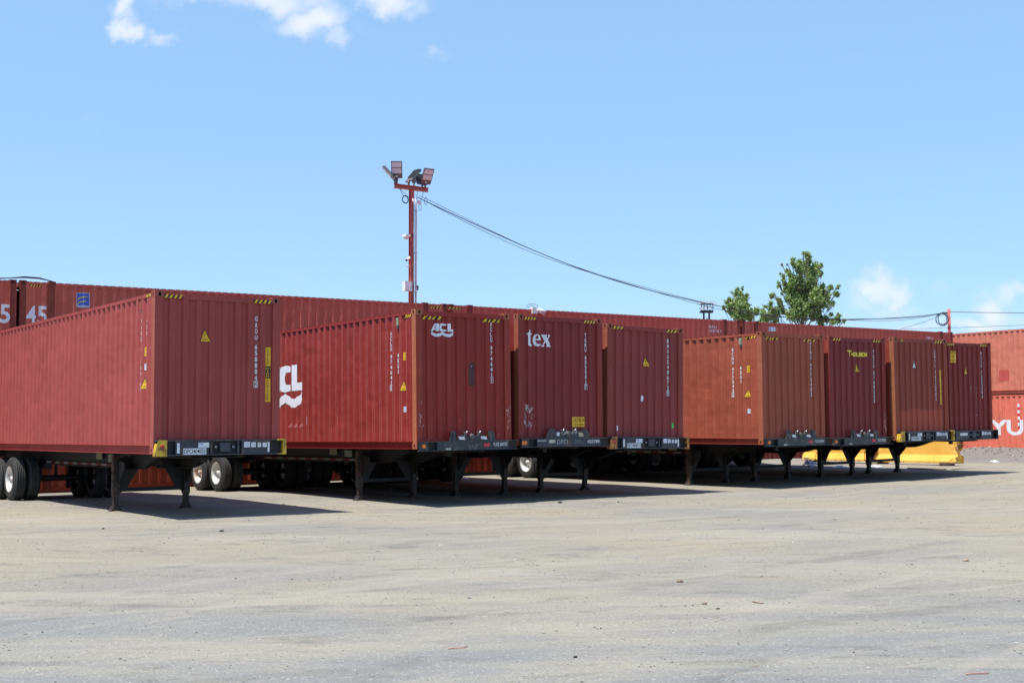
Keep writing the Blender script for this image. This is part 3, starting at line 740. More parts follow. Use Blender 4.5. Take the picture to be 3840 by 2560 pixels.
# container 3
front_marks(3, 'BMOU5486725', 1.936, 2.622, 1.25)
mk = Marks(); triangle_sign(mk, 1.23, 1.93); mk.build('warning_sign', CT[3], FP, 'F', 0)
mk = Marks(); mk.poly([(1.05, 1.10), (1.12, 1.08), (1.15, 1.20), (1.07, 1.235)], M_stick); mk.build('sticker', CT[3], FP, 'F', 0)
mk = Marks(); mk.rect(2.065, .46, 2.125, .58, M_green); mk.build('sticker', CT[3], FP, 'F', 0, 'small bright green sticker')
mk = Marks(); mk.rect(.30, .385, .34, .50, M_stick); mk.build('sticker', CT[3], FP, 'F', 0)
# container 4
front_marks(4, 'GCNU 4775452', 1.905, 2.721, 1.25, False)
# container 5
mk = Marks(); mk.text('Touax', .79, 2.364, 1.70, 2.53, M_ywr, 0, .05); mk.build('logo', CT[5], FP, 'F', 0)
mk = Marks(); triangle_sign(mk, 1.20, 1.95); mk.build('warning_sign', CT[5], FP, 'F', 0); front_marks(5, 'TGCU 5168233', 1.92, 2.558, 1.10, False)
mk = Marks(); scribble(mk, 2.33, .25, .07, .55, 26, t=.007); mk.build('scrawl', CT[5], None, 'F', .004)
# container 6
mk = Marks(); triangle_sign(mk, .92, 2.045, .20, .22, M_stick); mk.build('warning_sign', CT[6], FP, 'F', 0, 'bleached white warning triangle')
front_marks(6, 'DRYU 9652083', 1.835, 2.555, 1.12, False)
mk = Marks(); mk.rect(2.075, 1.00, 2.170, 1.997, M_yst); mk.column('CAUTION HIGH', 2.123, 1.97, 1.03, .04, M_ink, .01); mk.items = mk.items[:1] + [(a, b, c, 1) for a, b, c, d in mk.items[1:]]; mk.build('caution_strip', CT[6], FP, 'F', 0)
mk = Marks(); pts = [(.24, .22)] + [(.24 + .19 * k, .86 + rr.uniform(-.05, .05)) for k in range(11)] + [(2.2, .22)]; mk.poly([(min(a, 2.2), z) for a, z in pts], paint('repaint_red', (.37, .075, .045), .4)); mk.build('repaint_patch', CT[6], FP, 'F', .001, 'orange red repainted patch')
# container 7
mk = Marks(); mk.rect(.369, 2.27, .660, 2.61, M_yst); mk.text('CAUTION', .39, 2.53, .64, 2.59, M_ink, 1); mk.text('9\'6"', .45, 2.42, .58, 2.48, M_ink, 1); mk.text('HIGH', .44, 2.31, .59, 2.37, M_ink, 1); mk.build('caution_sign', CT[7], FP, 'F', 0)
mk = Marks(); triangle_sign(mk, 1.14, 1.94); mk.build('warning_sign', CT[7], FP, 'F', 0); front_marks(7, 'FCIU 7255594', 1.94, 2.61, 1.20, False)
mk = Marks(); scribble(mk, 1.30, 1.35, .12, .25, 5, t=.012); mk.rect(1.635, .70, 1.65, 1.55, M_chalk); mk.rect(1.57, .69, 1.72, .705, M_chalk); mk.build('scrawl', CT[7], FP, 'F', 0)

# ------------------------------------------------------------------ stacked row behind
ROWYAW = 125.0427; SL = .0085757
def row_mat(s_right, level, top0=4.07407 + CAMZ):
    z = top0 + SL * s_right - H * (2 - level)
    return cmat(ROW0.x + UD.x * s_right, ROW0.y + UD.y * s_right, z, ROWYAW, 0, -math.degrees(math.atan(SL)))
RC = [[(0.157, 0.026, 0.0178), (0.504, 0.102, 0.0702)], [(0.209, 0.032, 0.0150), (0.533, 0.121, 0.0819)], [(0.233, 0.030, 0.0169), (0.553, 0.114, 0.0819)], [(0.198, 0.035, 0.0244), (0.504, 0.105, 0.0764)]]
RL = [['dull maroon container at ground level at the far left, under an upper one marked 45', 'upper maroon container with a white 45, cut off by the left edge of the view'],
      ['orange red container at ground level behind the nearest trailer, below the blue sign', 'long weathered maroon container with a white 45 and a square blue sign, upper tier'],
      ['bright red container at ground level seen between the landing legs near the middle', 'long maroon container numbered FSCU 703312 on the upper tier below the sagging cable'],
      ['maroon container at ground level seen left of the yellow barriers', 'long maroon container with a small white and blue sign, upper tier at the right end']]
ROW = []
GR = 'containers stacked two high along the back of the yard'
for k in range(4):
    for lv in (0, 1):
        s = 13.8 * k - .04
        ROW.append(container(RL[k][lv], row_mat(s, lv), L45, RC[k][lv], GR, tuple(c * .42 for c in RC[k][lv]), rust=1.0, rough=.5, mid_posts=True, doors=False, buckle=1.5))
def row_marks(name, k, lv, fn, off=0, label=None):
    """fn gets a function s -> wall coordinate a"""
    r = ROW[k * 2 + lv]; s_right = 13.8 * k - .04; mk = Marks(); fn(mk, lambda s: s - s_right); mk.build(name, r, sprof(L45), 'S', off, label)
def big45(mk, a, s0, h0=1.70, h1=2.21, w=.26):
    mk.text('4', a(s0), h0, a(s0 + w), h1, M_white, 0, .02); mk.text('5', a(s0 + w + .04), h0, a(s0 + 2 * w + .04), h1, M_white, 0, .02)
row_marks('length_number', 1, 1, lambda mk, a: big45(mk, a, .22)); row_marks('length_number', 0, 1, lambda mk, a: big45(mk, a, -.76))
def blue_sign(mk, a):
    z0, z1 = H - .672, H - .262; a0, a1 = a(1.56), a(1.93)
    mk.rect(a0, z0, a1, z1, M_white); mk.rect(a0 + .012, z0 + .055, a1 - .012, z1 - .012, M_blu, 1)
    w = a1 - a0; h = z1 - z0
    for bz, lw in ((.80, 1.0), (.50, .82)):
        pts = [(a0 + w * (.08 + .84 * lw * t), z0 + h * (bz - .26 * (1 - t) ** 2 + .05 * math.sin(t * 6.28))) for t in [q / 10 for q in range(11)]]
        mk.poly(pts + [(x, z - h * .10 * (1 - i / 14)) for i, (x, z) in list(enumerate(pts))[::-1]], M_ywr, 2)
    mk.text('FLORENS', a0 + .02, z0 + .01, a1 - .02, z0 + .045, M_blu, 1, .01)
row_marks('blue_sign', 1, 1, blue_sign)
row_marks('container_number', 2, 1, lambda mk, a: (mk.text('FSCU', a(25.83), H - .37, a(26.28), H - .27, M_white, 0, .01), mk.text('703312', a(25.85), H - .52, a(26.36), H - .42, M_white, 0, .01), mk.text('1', a(26.5), H - .52, a(26.53), H - .42, M_white, 0, .01)))
row_marks('container_number', 3, 1, lambda mk, a: mk.text('FSCU', a(39.42), H - .37, a(39.9), H - .27, M_white, 0, .01))
row_marks('data_sign', 3, 1, lambda mk, a: (mk.rect(a(29.22), H - .37, a(29.60), H - .20, M_stick), mk.rect(a(29.24), H - .35, a(29.34), H - .22, M_ltblu, 1), mk.rect(a(29.48), H - .34, a(29.50), H - .22, M_blu, 1)))
row_marks('hazard_stripe', 2, 1, lambda mk, a: hazard(mk, a(13.80), a(14.35), H - .17, H - .10, 4))
row_marks('hazard_stripe', 1, 1, lambda mk, a: hazard(mk, a(13.10), a(13.55), H - .17, H - .10, 4))
row_marks('hazard_stripe', 1, 1, lambda mk, a: hazard(mk, a(.30), a(.62), H - .165, H - .10, 4))
row_marks('paint_drips', 2, 1, lambda mk, a: scribble(mk, a(15.2), H - .8, 5, .45, 14), 0)
row_marks('paint_drips', 1, 1, lambda mk, a: scribble(mk, a(8.2), H - .55, 3.4, .30, 16), 0)
# salmon stack square to the row
SALY = math.degrees(.6116306)
SO = F0 + FWD * 9.5
for lv, col, lab in ((0, (.70, .175, .115), 'bright salmon red container with large white letters at ground level by the gravel heap'), (1, (.58, .185, .125), 'faded salmon container on top of the lettered one at the right edge')):
    c = container(lab, cmat(SO.x, SO.y, 4.425 + CAMZ - H * (2 - lv) - (.02 if lv == 0 else 0), SALY), L40, col, 'salmon containers stacked two high at the right edge', rust=.9, rough=.55, buckle=1.2)
    if lv == 0:
        a = lambda s: -(9.5 - s); mk = Marks(); zb = lambda z: z - (4.425 - 2 * H - .02)
        mk.text('HYUNDAI', a(.62), zb(-.33), a(6.1), zb(.37), M_white, 0, .035); mk.build('lettering', c, sprof(L40), 'S', 0)
        mk = Marks()
        for q in range(8): mk.rect(a(2.82), zb(-.05 + q * .14), a(2.90), zb(.09 + q * .14), M_white if q % 2 else M_red)
        mk.build('striped_marker', c, sprof(L40), 'S', 0)
    else:
        mk = Marks(); zb = lambda z: z - (4.425 - H); a = lambda s: -(9.5 - s)
        mk.rect(a(1.96), zb(2.11), a(2.44), zb(2.61), paint('patch_red', (.52, .10, .085), .5)); mk.build('repair_patch', c, sprof(L40), 'S', 0)

# ------------------------------------------------------------------ chassis trailers
def tyre_mesh():
    mb = MB(); r = .505
    prof = [(0, .29), (.004, .36), (.0, .42), (.018, .465), (.045, r - .006)]
    for k in range(5):
        x = .05 + k * .037; prof += [(x, r), (x + .028, r), (x + .029, r - .012), (x + .036, r - .012)]
    prof += [(.235, r - .004), (.262, .465), (.28, .42), (.276, .36), (.28, .29)]
    mb.lathe(prof, M_tyre, 40); return mb.mesh('wheel')
def rim_mesh(dish, mat):
    mb = MB()
    mb.lathe([(-.002, .298), (.0, .278), (.022, .270), (.03, .255), (dish, .245), (dish + .01, .19), (dish - .03, .13), (dish - .035, .07), (dish - .12 if dish > .1 else dish - .02, .065), (dish - .125 if dish > .1 else dish - .025, .001)], mat, 32)
    for k in range(10):
        t = 2 * math.pi * k / 10; mb.tube([(dish - .045, math.cos(t) * .15, math.sin(t) * .15), (dish + .0, math.cos(t) * .15, math.sin(t) * .15)], .013, M_dkst, 6)
    return mb.mesh('rim')
TYRE = tyre_mesh(); RIM = {0: rim_mesh(.16, M_rim), 1: rim_mesh(.16, M_rimr)}
GT = 'container chassis trailers standing on their landing legs'
TL = ['black chassis with yellow bolster ends and plate DPCI404023 under the nearest container',
      'chassis with a dark grey raised front bolster marked FLXZ 600733 under the ACL container',
      'chassis with a raised front bolster marked DPCI 425789 under the tex container',
      'chassis with rusty orange bolster ends and plate DPCI404013 under the container with the green sticker',
      'chassis with a raised grey bolster and amber lamp under the brownish red container',
      'chassis with a raised grey bolster under the container with yellow Touax letters',
      'chassis with yellow bolster ends under the container with the rust brown corner post',
      'chassis with a plain black bolster under the container farthest right']
def trailer(i, kind, plate, endmat):
    M = MS[i]; W2 = W / 2; org = Vector((-W2, -L40 / 2, 1.15))         # the empty stands on the ground under the middle
    root = empty('container_chassis', M @ Matrix.Translation(Vector((W2, L40 / 2, -1.15))), TL[i], 'trailer', GT)
    root['_org'] = tuple(org); Mi = M.inverted()
    T = lambda p: Vector(p) + org
    Rw = M.to_3x3()
    def ground_at(x, y):
        z = -1.2
        for _ in range(4):
            p = M @ Vector((x, y, z)); z += (gz(p.x, p.y) - p.z)
        return z
    def bx(name, boxes, mat, bev=.004, par=None):
        b = MB()
        for a, c in boxes: b.box(T(a), T(c), mat)
        return b.build(name, par or root, bevel=bev)
    yb = -.125
    # front bolster
    if kind == 'A':
        b = MB(); z0, z1 = -.035, .242; m = M_blue
        b.box(T((.02, yb, z1 - .022)), T((2.49, -.008, z1)), m)                    # top flange
        b.box(T((.02, yb, z0)), T((2.49, -.008, z0 + .022)), m)                    # bottom flange
        b.box(T((.02, yb + .07, z0 + .022)), T((2.49, -.012, z1 - .022)), M_black)   # web
        for x0, x1 in ((.36, .98), (1.62, 2.18)): b.box(T((x0, yb + .006, z0 + .022)), T((x1, yb + .07, z1 - .022)), m)
        b.build('front_bolster', root, bevel=.003)
        bx('coupling_recess', [((1.02, yb + .03, z0 + .03), (1.06, yb + .07, z1 - .03)), ((1.54, yb + .03, z0 + .03), (1.58, yb + .07, z1 - .03)), ((1.20, yb + .02, z0 + .06), (1.40, yb + .069, z1 - .05))], m)
        for x in (1.13, 1.47):
            b = MB(); b.tube([T((x, yb + .07, .11)), T((x, yb + .03, .11))], .028, M_dkst, 10); b.tube([T((x, yb + .03, .11)), T((x - .02, yb + .01, .12))], .016, M_steel, 8); b.build('gladhand', root)
        # end caps
        b = MB(); b.prism([(-.012, z0 - .006), (.20, z0 - .006), (.20, z1 + .005), (.055, z1 + .005), (.02, z1 - .06), (-.012, .03)], 1, yb - .006, yb + .004, endmat)
        b.prism([(-.012, z0 - .006), (.02, z0 - .006), (.02, z1 - .06), (-.012, .03)], 1, yb, -.01, endmat)
        b.box(T((.0, 0, 0)) - org, T((.0, 0, 0)) - org, endmat) if False else None
        e = b.build('bolster_end', root); e.data.transform(Matrix.Translation(org))
        b = MB(); b.box((2.44, yb - .006, z0 - .006), (2.512, -.01, z1 + .006), endmat); b.box((2.33, yb - .006, z1 - .026), (2.44, yb + .02, z1 + .005), endmat); b.box((2.33, yb - .006, z0 - .006), (2.44, yb + .02, z0 + .02), endmat)
        e = b.build('bolster_end', root, bevel=.004); e.data.transform(Matrix.Translation(org))
        b = MB(); b.lathe([(yb - .012, .001), (yb - .012, .036), (yb - .004, .040)], M_redlens if endmat is not M_black else M_dkst, 16, 'Y', Matrix.Translation(T((.115, 0, .13)))); b.build('marker_lamp', root)
    else:
        b = MB(); z0, z1 = -.045, .150; m = M_grey if kind == 'B' else M_blue
        b.box(T((.01, yb, z1 - .014)), T((2.53, -.008, z1)), m); b.box(T((.01, yb, z0)), T((2.53, -.008, z0 + .014)), m)
        b.box(T((.01, yb + .06, z0 + .014)), T((.02, -.01, z1 - .014)), m); b.box(T((.01, yb + .075, z0 + .014)), T((2.53, -.012, z1 - .014)), M_black)
        b.box(T((.18, yb + .01, z0 + .014)), T((.20, yb + .075, z1 - .014)), m); b.box(T((.016, yb + .02, z0 + .014)), T((.18, yb + .075, z1 - .014)), m)
        # bowed face plate
        n = 18; i0 = b.mi(m); prev = None
        for k in range(n + 1):
            x = .42 + (2.26 - .42) * k / n; t = (x - .42) / 1.84; dip = .012 * math.sin(math.pi * min(1, t * 1.0)); q = [b.bm.verts.new(T((x, yb + .004, z0 + .012 - dip))), b.bm.verts.new(T((x, yb + .004, z1 - .010)))]
            if prev: f = b.bm.faces.new((prev[0], q[0], q[1], prev[1])); f.material_index = i0
            prev = q
        b.box(T((.42, yb + .006, z0 + .014)), T((.435, yb + .07, z1 - .014)), m); b.box(T((2.245, yb + .006, z0 + .014)), T((2.26, yb + .07, z1 - .014)), m)
        b.build('front_bolster', root)
        # raised hump with upright horns
        h = .35
        b = MB()
        for xh, s in ((.83, 1), (1.83, -1)):
            if kind == 'B': b.prism([(xh, z1), (xh - .10 * s, z1), (xh - .05 * s, h - .03), (xh - .03 * s, h), (xh + .07 * s, h), (xh + .07 * s, z1)], 1, yb + .015, yb + .03, m)
            else: b.prism([(xh, z1), (xh - .14 * s, z1), (xh - .09 * s, h - .07), (xh + .0 * s, h), (xh + .10 * s, h), (xh + .10 * s, z1)], 1, yb + .015, yb + .03, m)
            b.box((xh - .01, yb - .005, z1 + .001), (xh + .06 * s, yb + .075, h + .006), m)
        if kind == 'B': b.prism([(.90, z1 + .001), (.98, h - .09), (1.10, h - .075), (1.20, h - .10), (1.38, h - .10), (1.48, h - .075), (1.62, h - .09), (1.76, z1 + .001)], 1, yb + .02, yb + .05, m)
        else: b.prism([(.80, z1 + .001), (.80, h - .035), (1.86, h - .035), (1.86, z1 + .001)], 1, yb + .02, yb + .05, m)
        e = b.build('coupling_guard', root, bevel=.003); e.data.transform(Matrix.Translation(org))
        for x in (1.13, 1.47):
            b = MB(); b.tube([T((x, yb + .045, .24)), T((x, yb + .0, .27))], .030, M_dkst, 10); b.tube([T((x, yb + .0, .27)), T((x + .04, yb - .02, .36))], .014, M_steel, 8); b.tube([T((x + .02, yb - .01, .30)), T((x - .04, yb - .015, .33))], .018, M_dkst, 8); b.build('gladhand', root)
        b = MB(); b.lathe([(yb - .02, .001), (yb - .02, .055), (yb, .062)], M_dkst, 14, 'Y', Matrix.Translation(T((1.30, 0, .245)))); b.build('electric_socket', root)
        b = MB(); b.lathe([(yb + .004, .001), (yb + .004, .044), (yb + .018, .048)], M_amber, 18, 'Y', Matrix.Translation(T((.10, 0, .06)))); b.build('marker_lamp', root)
        if kind == 'D': bx('marker_lamp', [((.025, yb + .004, .015), (.045, yb + .02, .10))], M_amber, 0)
    # markings on the bolster
    def bm(name, fn, off=yb - .001):
        mk = Marks(); fn(mk)
        mb = MB()
        for vs, fs, mat, lift in mk.items:
            mb.faces([T((v.x, off - lift * .002, v.y)) for v in vs], fs, mat)
        return mb.build(name, root, fixn=False)
    if kind == 'A':
        if plate: bm('licence_plate', lambda k: (k.rect(.50, -.015, .93, .095, M_stick), k.text(plate, .515, .005, .915, .078, M_ink, 1, .012)))
        if plate:
            bm('white_label', lambda k: (k.rect(.78, .105, .985, .195, M_stick), k.text('CIMC', .79, .155, .88, .185, M_blu, 1, .01), k.rect(.80, .12, .96, .128, M_ltblu, 1)))
            bm('reflector_strip', lambda k: k.rect(.385, .01, .435, .19, M_stick)); bm('reflector_strip', lambda k: k.rect(2.13, .01, 2.17, .19, M_stick))
        else: bm('white_label', lambda k: k.rect(.55, .10, .92, .18, M_stick))
        for x, w, hh in ((1.66, .12, .10), (1.80, .095, .09), (1.93, .07, .08), (2.03, .085, .08)): bm('white_label', lambda k: (k.rect(x, .10, x + w, .10 + hh, M_stick), k.rect(x + .015, .135, x + w - .015, .142, M_ltblu, 1), k.rect(x + .015, .155, x + w - .02, .161, M_ltblu, 1)))
    else:
        if plate: bm('fleet_number', lambda k: k.text(plate, 1.86, .03, 2.22, .105, M_white, 1, .006))
        if kind == 'B':
            bm('red_label', lambda k: k.rect(1.60, .025, 1.76, .095, M_red)); bm('white_label', lambda k: k.rect(.62, -.03, .76, .01, plain('aged_label', (.35, .36, .30), .6)))
            for x in (.98, 1.55): bm('white_label', lambda k: k.poly([(x, .185), (x + .15, .175), (x + .13, .24), (x - .02, .245)], M_stick), yb + .012)
        else:
            bm('fleet_number', lambda k: (k.text('DPCI', .98, .02, 1.28, .12, plain('worn_white', (.35, .38, .40), .6), 1, .01), k.text('289', 1.48, .03, 1.66, .11, plain('worn_grey', (.14, .15, .16), .6), 1)))
            bm('white_label', lambda k: (k.rect(.42, .085, .68, .11, plain('worn_sticker', (.40, .40, .36), .6)), k.rect(.75, .045, .93, .12, plain('worn_sticker', (.45, .44, .36), .6))))
            bm('white_label', lambda k: k.rect(.98, .20, 1.06, .28, M_stick), yb + .012); bm('white_label', lambda k: (k.poly([(1.62, .18), (1.76, .18), (1.74, .27), (1.60, .27)], plain('worn_sticker', (.48, .42, .28), .6))), yb + .012)
            bm('scrawl', lambda k: (scribble(k, 1.12, .22, .14, .05, 14, M_stick, .008), scribble(k, 1.40, .22, .14, .05, 14, M_stick, .008)), yb + .010)
    # gooseneck and main rails: deep beam that sweeps up into the container's tunnel
    zt, zd = -.012, -.315
    for x in (.70, 1.70):
        b = MB()
        pts_b = [(.10, -.055)] + [(1.25 + 1.2 * t, -.055 + (zd + .055) * (3*t*t - 2*t*t*t)) for t in [k / 8 for k in range(9)]] + [(12.1, zd)]
        top = [(12.1, zt), (.10, zt)]
        b.prism(pts_b + top, 0, x - .006, x + .006, M_black)
        for (y0, z0), (y1, z1) in zip(pts_b, pts_b[1:]):
            b.faces([(x - .06, y0, z0), (x + .06, y0, z0), (x + .06, y1, z1), (x - .06, y1, z1), (x - .06, y0, z0 - .014), (x + .06, y0, z0 - .014), (x + .06, y1, z1 - .014), (x - .06, y1, z1 - .014)], [(0, 1, 2, 3), (7, 6, 5, 4), (0, 4, 5, 1), (2, 6, 7, 3), (0, 3, 7, 4), (1, 5, 6, 2)], M_black)
        b.box((x - .06, .10, zt - .002), (x + .06, 12.1, zt + .008), M_black)
        e = b.build('main_rail', root); e.data.transform(Matrix.Translation(org))
    bx('upper_coupler_plate', [((.60, .10, -.085), (1.80, 1.35, -.070)), ((1.17, .62, -.18), (1.27, .70, -.085))], M_black)
    bx('reflective_strip', [((.632, 3.4, zd + .018), (.640, 8.4, zd + .066))], M_tape, 0)
    for k, (y, w, hh, z) in enumerate(((3.25, .30, .07, -.17), (3.78, .34, .15, -.21), (4.50, .34, .14, -.165))):
        bx('side_placard', [((.626, y, z), (.634, y + w, z + hh))], (M_dkst, plain('aged_placard', (.17, .17, .13), .6), plain('aged_placard', (.18, .17, .10), .6))[k], 0)
    for y in (3.6, 5.2, 6.8, 8.2, 9.4, 11.0): bx('cross_member', [((.706, y, -.20), (1.694, y + .08, -.06))], M_black, 0)
    bx('rear_bolster', [((.01, 11.98, -.20), (2.43, 12.17, -.012))], M_black); bx('rear_guard', [((.40, 12.10, -.74), (.46, 12.16, -.20)), ((1.98, 12.10, -.74), (2.04, 12.16, -.20)), ((.35, 12.10, -.80), (2.09, 12.18, -.72))], M_black)
    for x in (.30, 2.06): bx('tail_lamp', [((x, 12.17, -.15), (x + .16, 12.19, -.08))], M_redlens, 0)
    # landing gear
    ly = 3.10; lx = (.43, 1.88)
    for n_, x in enumerate(lx):
        zg = ground_at(x, ly)
        b = MB(); b.box((x - .065, ly - .065, -.86), (x + .065, ly + .065, -.05), M_leg)
        b.box((x - .05, ly - .05, zg + .03), (x + .05, ly + .05, -.86), M_leg)
        b.box((x - .075, ly - .03, -.60), (x + .075, ly + .03, -.56), M_leg)
        leg = b.build('landing_leg', root, bevel=.006); leg.data.transform(Matrix.Translation(org))
        b = MB(); b.prism([(-.13, .0), (.13, .0), (.125, .014), (.075, .050), (.052, .11), (-.052, .11), (-.075, .050), (-.125, .014)], 1, -.09, .09, M_leg)
        ft = b.build('foot', leg, bevel=.004); ft.data.transform(Matrix.Translation(T((x, ly, zg - .004))))
        s = 1 if n_ == 0 else -1
        b = MB(); b.prism([(x - .065 * s, -.10), (x + .48 * s, -.10), (x + .50 * s, -.30), (x + .45 * s, -.34), (x + .20 * s, -.74), (x + .10 * s, -.80), (x - .02 * s, -.82)], 1, ly - .012, ly + .0, M_black)
        b.box((x - .02 * s if s > 0 else x + .02, ly - .010, -.34), (x + .62 * s, ly + .02, -.26), M_black)
        e = b.build('leg_gusset', root); e.data.transform(Matrix.Translation(org))
        b = MB(); b.prism([(ly - .07, -.16), (ly - .42, -.20), (ly - .42, -.30), (ly - .12, -.62), (ly - .07, -.62)], 0, x + .02 * s, x + .035 * s, M_black)
        e = b.build('leg_brace', root); e.data.transform(Matrix.Translation(org))
    bx('landing_crossbar', [((lx[0] + .066, ly - .03, -.78), (lx[1] - .066, ly + .03, -.70))], M_black)
    b = MB(); b.tube([T((lx[0] - .06, ly + .02, -.42)), T((lx[0] - .16, ly + .02, -.42)), T((lx[0] - .18, ly + .02, -.50)), T((lx[0] - .18, ly + .02, -.70)), T((lx[0] - .10, ly + .02, -.76))], .012, M_black, 6); b.build('crank_handle', root)
    # axles and dual wheels
    ax = (8.9, 10.15) if i == 0 else (9.95, 11.18)
    for y in ax:
        zc = .5 * (ground_at(.1, y) + ground_at(W - .1, y)) + .498
        b = MB(); b.tube([T((.15, y, zc)), T((W - .15, y, zc))], .065, M_black, 12)
        for x in (.66, 1.74): b.box(T((x - .04, y - .06, zc)), T((x + .04, y + .06, -.33)), M_black)
        b.build('axle', root)
        for side in (0, 1):
            for inner in (0, 1):
                zz = ground_at(.2 if side == 0 else W - .2, y) + .500
                off = -.03 + inner * .32
                if side == 0: Mx = Matrix.Translation(T((off, y, zz)))
                else: Mx = Matrix.Translation(T((W - off, y, zz))) @ Matrix.Rotation(math.pi, 4, 'Z')
                wh = part('wheel', TYRE, root, Mx)
                part('rim', RIM[1 if (i == 0 or y == ax[1]) else 0], wh, Matrix.Identity(4) if not inner else Matrix.Translation((0, 0, 0)))
    for x in (.66, 1.74):
        bx('suspension_rail', [((x - .05, ax[0] - .75, -.43), (x + .05, ax[1] + .55, -.33))], M_black)
    for x0 in (-.02, 1.86): bx('mudflap', [((x0, ax[1] + .62, -1.0), (x0 + .60, ax[1] + .63, -.20))], M_tyre, 0)
    return root
trailer(0, 'A', 'DPCI404023', M_yel); trailer(1, 'B', 'FLXZ 600733', None); trailer(2, 'D', '425789', None); trailer(3, 'A', 'DPCI404013', M_yelo)
trailer(4, 'B', 'FLXZ 600547', None); trailer(5, 'B', 'FLXZ 600524', None); trailer(6, 'A', 'DPCI404017', M_yel); trailer(7, 'A', None, M_black)

# ------------------------------------------------------------------ yellow concrete barriers
def barrier_mat():
    m, nt, bs = newmat('yellow_barrier_paint'); v = coords(nt); s = nd(nt, 'ShaderNodeSeparateXYZ'); t = nd(nt, 'ShaderNodeTexCoord'); nt.links.new(t.outputs['Object'], s.inputs[0])
    n = noise_tex(nt, v, 3.2, 9, .7, .3); g = noise_tex(nt, v, 14, 6, .7)
    c = mix(nt, ramp(nt, noise_tex(nt, v, 1.2, 4), .3, .7), (.70, .375, .05), (.78, .44, .08))
    c = mix(nt, ramp(nt, g, .60, .75, 0, .5), c, (.74, .55, .30))
    ed = ramp(nt, s.outputs[1], .35, .02, 0, .16)
    sub = nd(nt, 'ShaderNodeMath', operation='ADD'); nt.links.new(n, sub.inputs[0]); nt.links.new(ed, sub.inputs[1])
    low = nd(nt, 'ShaderNodeMath', operation='ADD'); nt.links.new(sub.outputs[0], low.inputs[0]); nt.links.new(ramp(nt, s.outputs[2], .10, .0, 0, .09), low.inputs[1])
    c = mix(nt, ramp(nt, low.outputs[0], .66, .69), c, mix(nt, g, (.14, .07, .035), (.42, .26, .13)))
    nt.links.new(c, bs.inputs['Base Color']); bs.inputs['Roughness'].default_value = .75; bump(nt, bs, n, .5, .03); return m
BM = barrier_mat()
def barrier(p, yaw, L, lab, seed):
    bm = bmesh.new(); prof = [(-.30, 0), (-.30, .07), (-.13, .30), (-.10, .80), (-.08, .815), (.08, .815), (.10, .80), (.13, .30), (.30, .07), (.30, 0)]
    dense = []
    for (x0, z0), (x1, z1) in zip(prof, prof[1:]):
        k = max(1, int(math.hypot(x1 - x0, z1 - z0) / .06)); dense += [(x0 + (x1 - x0) * j / k, z0 + (z1 - z0) * j / k) for j in range(k)]
    dense.append(prof[-1]); ny = int(L / .06); rings = []
    for j in range(ny + 1):
        y = L * j / ny; ring = []
        for x, z in dense:
            v = Vector((x, y, z)); n = noise.fractal(Vector((x * 7 + seed, y * 7, z * 7)), 1, 2, 4)
            e = max(0, 1 - y / .30) ; e2 = max(0, 1 - (L - y) / .15)
            k = (e * 1.0 + e2 * .4) * max(0, n + .28) * .42
            v.x *= 1 - min(.5, k); v.y += (k * .45 if y < L / 2 else -k * .3)
            if z < .02: v.z += max(0, n) * .08
            v.x += n * .004; ring.append(bm.verts.new(v))
        rings.append(ring)
    for a, b in zip(rings, rings[1:]):
        for k in range(len(dense) - 1): bm.faces.new((a[k], a[k+1], b[k+1], b[k]))
        bm.faces.new((a[-1], a[0], b[0], b[-1]))
    bm.faces.new(rings[0]); bm.faces.new(rings[-1][::-1]); bmesh.ops.recalc_face_normals(bm, faces=bm.faces)
    me = bpy.data.meshes.new('concrete_barrier'); bm.to_mesh(me); bm.free(); me.materials.append(BM)
    o = part('concrete_barrier', me, None, Matrix.Translation(p) @ Matrix.Rotation(yaw, 4, 'Z')); tag(o, lab, 'barrier', 'yellow concrete barriers behind the last trailers')
bd = Vector((11.9 - 15.9, 49.7 - 43.7, 0)).normalized(); byaw = math.atan2(-bd.x, bd.y)
p0 = Vector((15.75, 43.75, .355)); barrier(p0, byaw, 3.52, 'yellow concrete barrier with a broken crumbling end propped on a flat round block', 1.3)
barrier(p0 + bd * 3.66 + Vector((0, 0, .0)), byaw + .012, 3.52, 'yellow concrete barrier standing farther back, seen between the landing legs', 6.1)
mb = MB(); q = p0 + bd * .55; mb.lathe([(0, .001), (0, .24), (.03, .26), (.11, .26), (.14, .24), (.14, .001)], plain('old_tyre', (.075, .05, .035), .85, 0, .3, 10, .4), 24, 'Z')
for k, lab in ((.5, 'flat brown round block under the broken end of the yellow barrier'),):
    o = mb.build('support_block'); o.matrix_world = Matrix.Translation((q.x - .12, q.y - .25, gz(q.x, q.y) - .02)); tag(o, lab, 'block')
M_wood = plain('grey_timber', (.28, .19, .13), .85, 0, .35, 9, .3)
q = p0 + bd * 3.55; mb = MB(); mb.box((-.35, -.12, 0), (.35, .12, .14), M_wood); o = mb.build('timber_block', bevel=.006); o.matrix_world = Matrix.Translation((q.x, q.y, gz(q.x, q.y) - .015)) @ Matrix.Rotation(byaw, 4, 'Z'); tag(o, 'timber block under the joint of the two yellow barriers', 'block')
q = p0 + bd * 6.9; mb = MB(); mb.box((-.35, -.12, 0), (.35, .12, .14), M_wood); o = mb.build('timber_block', bevel=.006); o.matrix_world = Matrix.Translation((q.x, q.y, gz(q.x, q.y) - .015)) @ Matrix.Rotation(byaw, 4, 'Z'); tag(o, 'timber block under the far end of the rear yellow barrier', 'block')

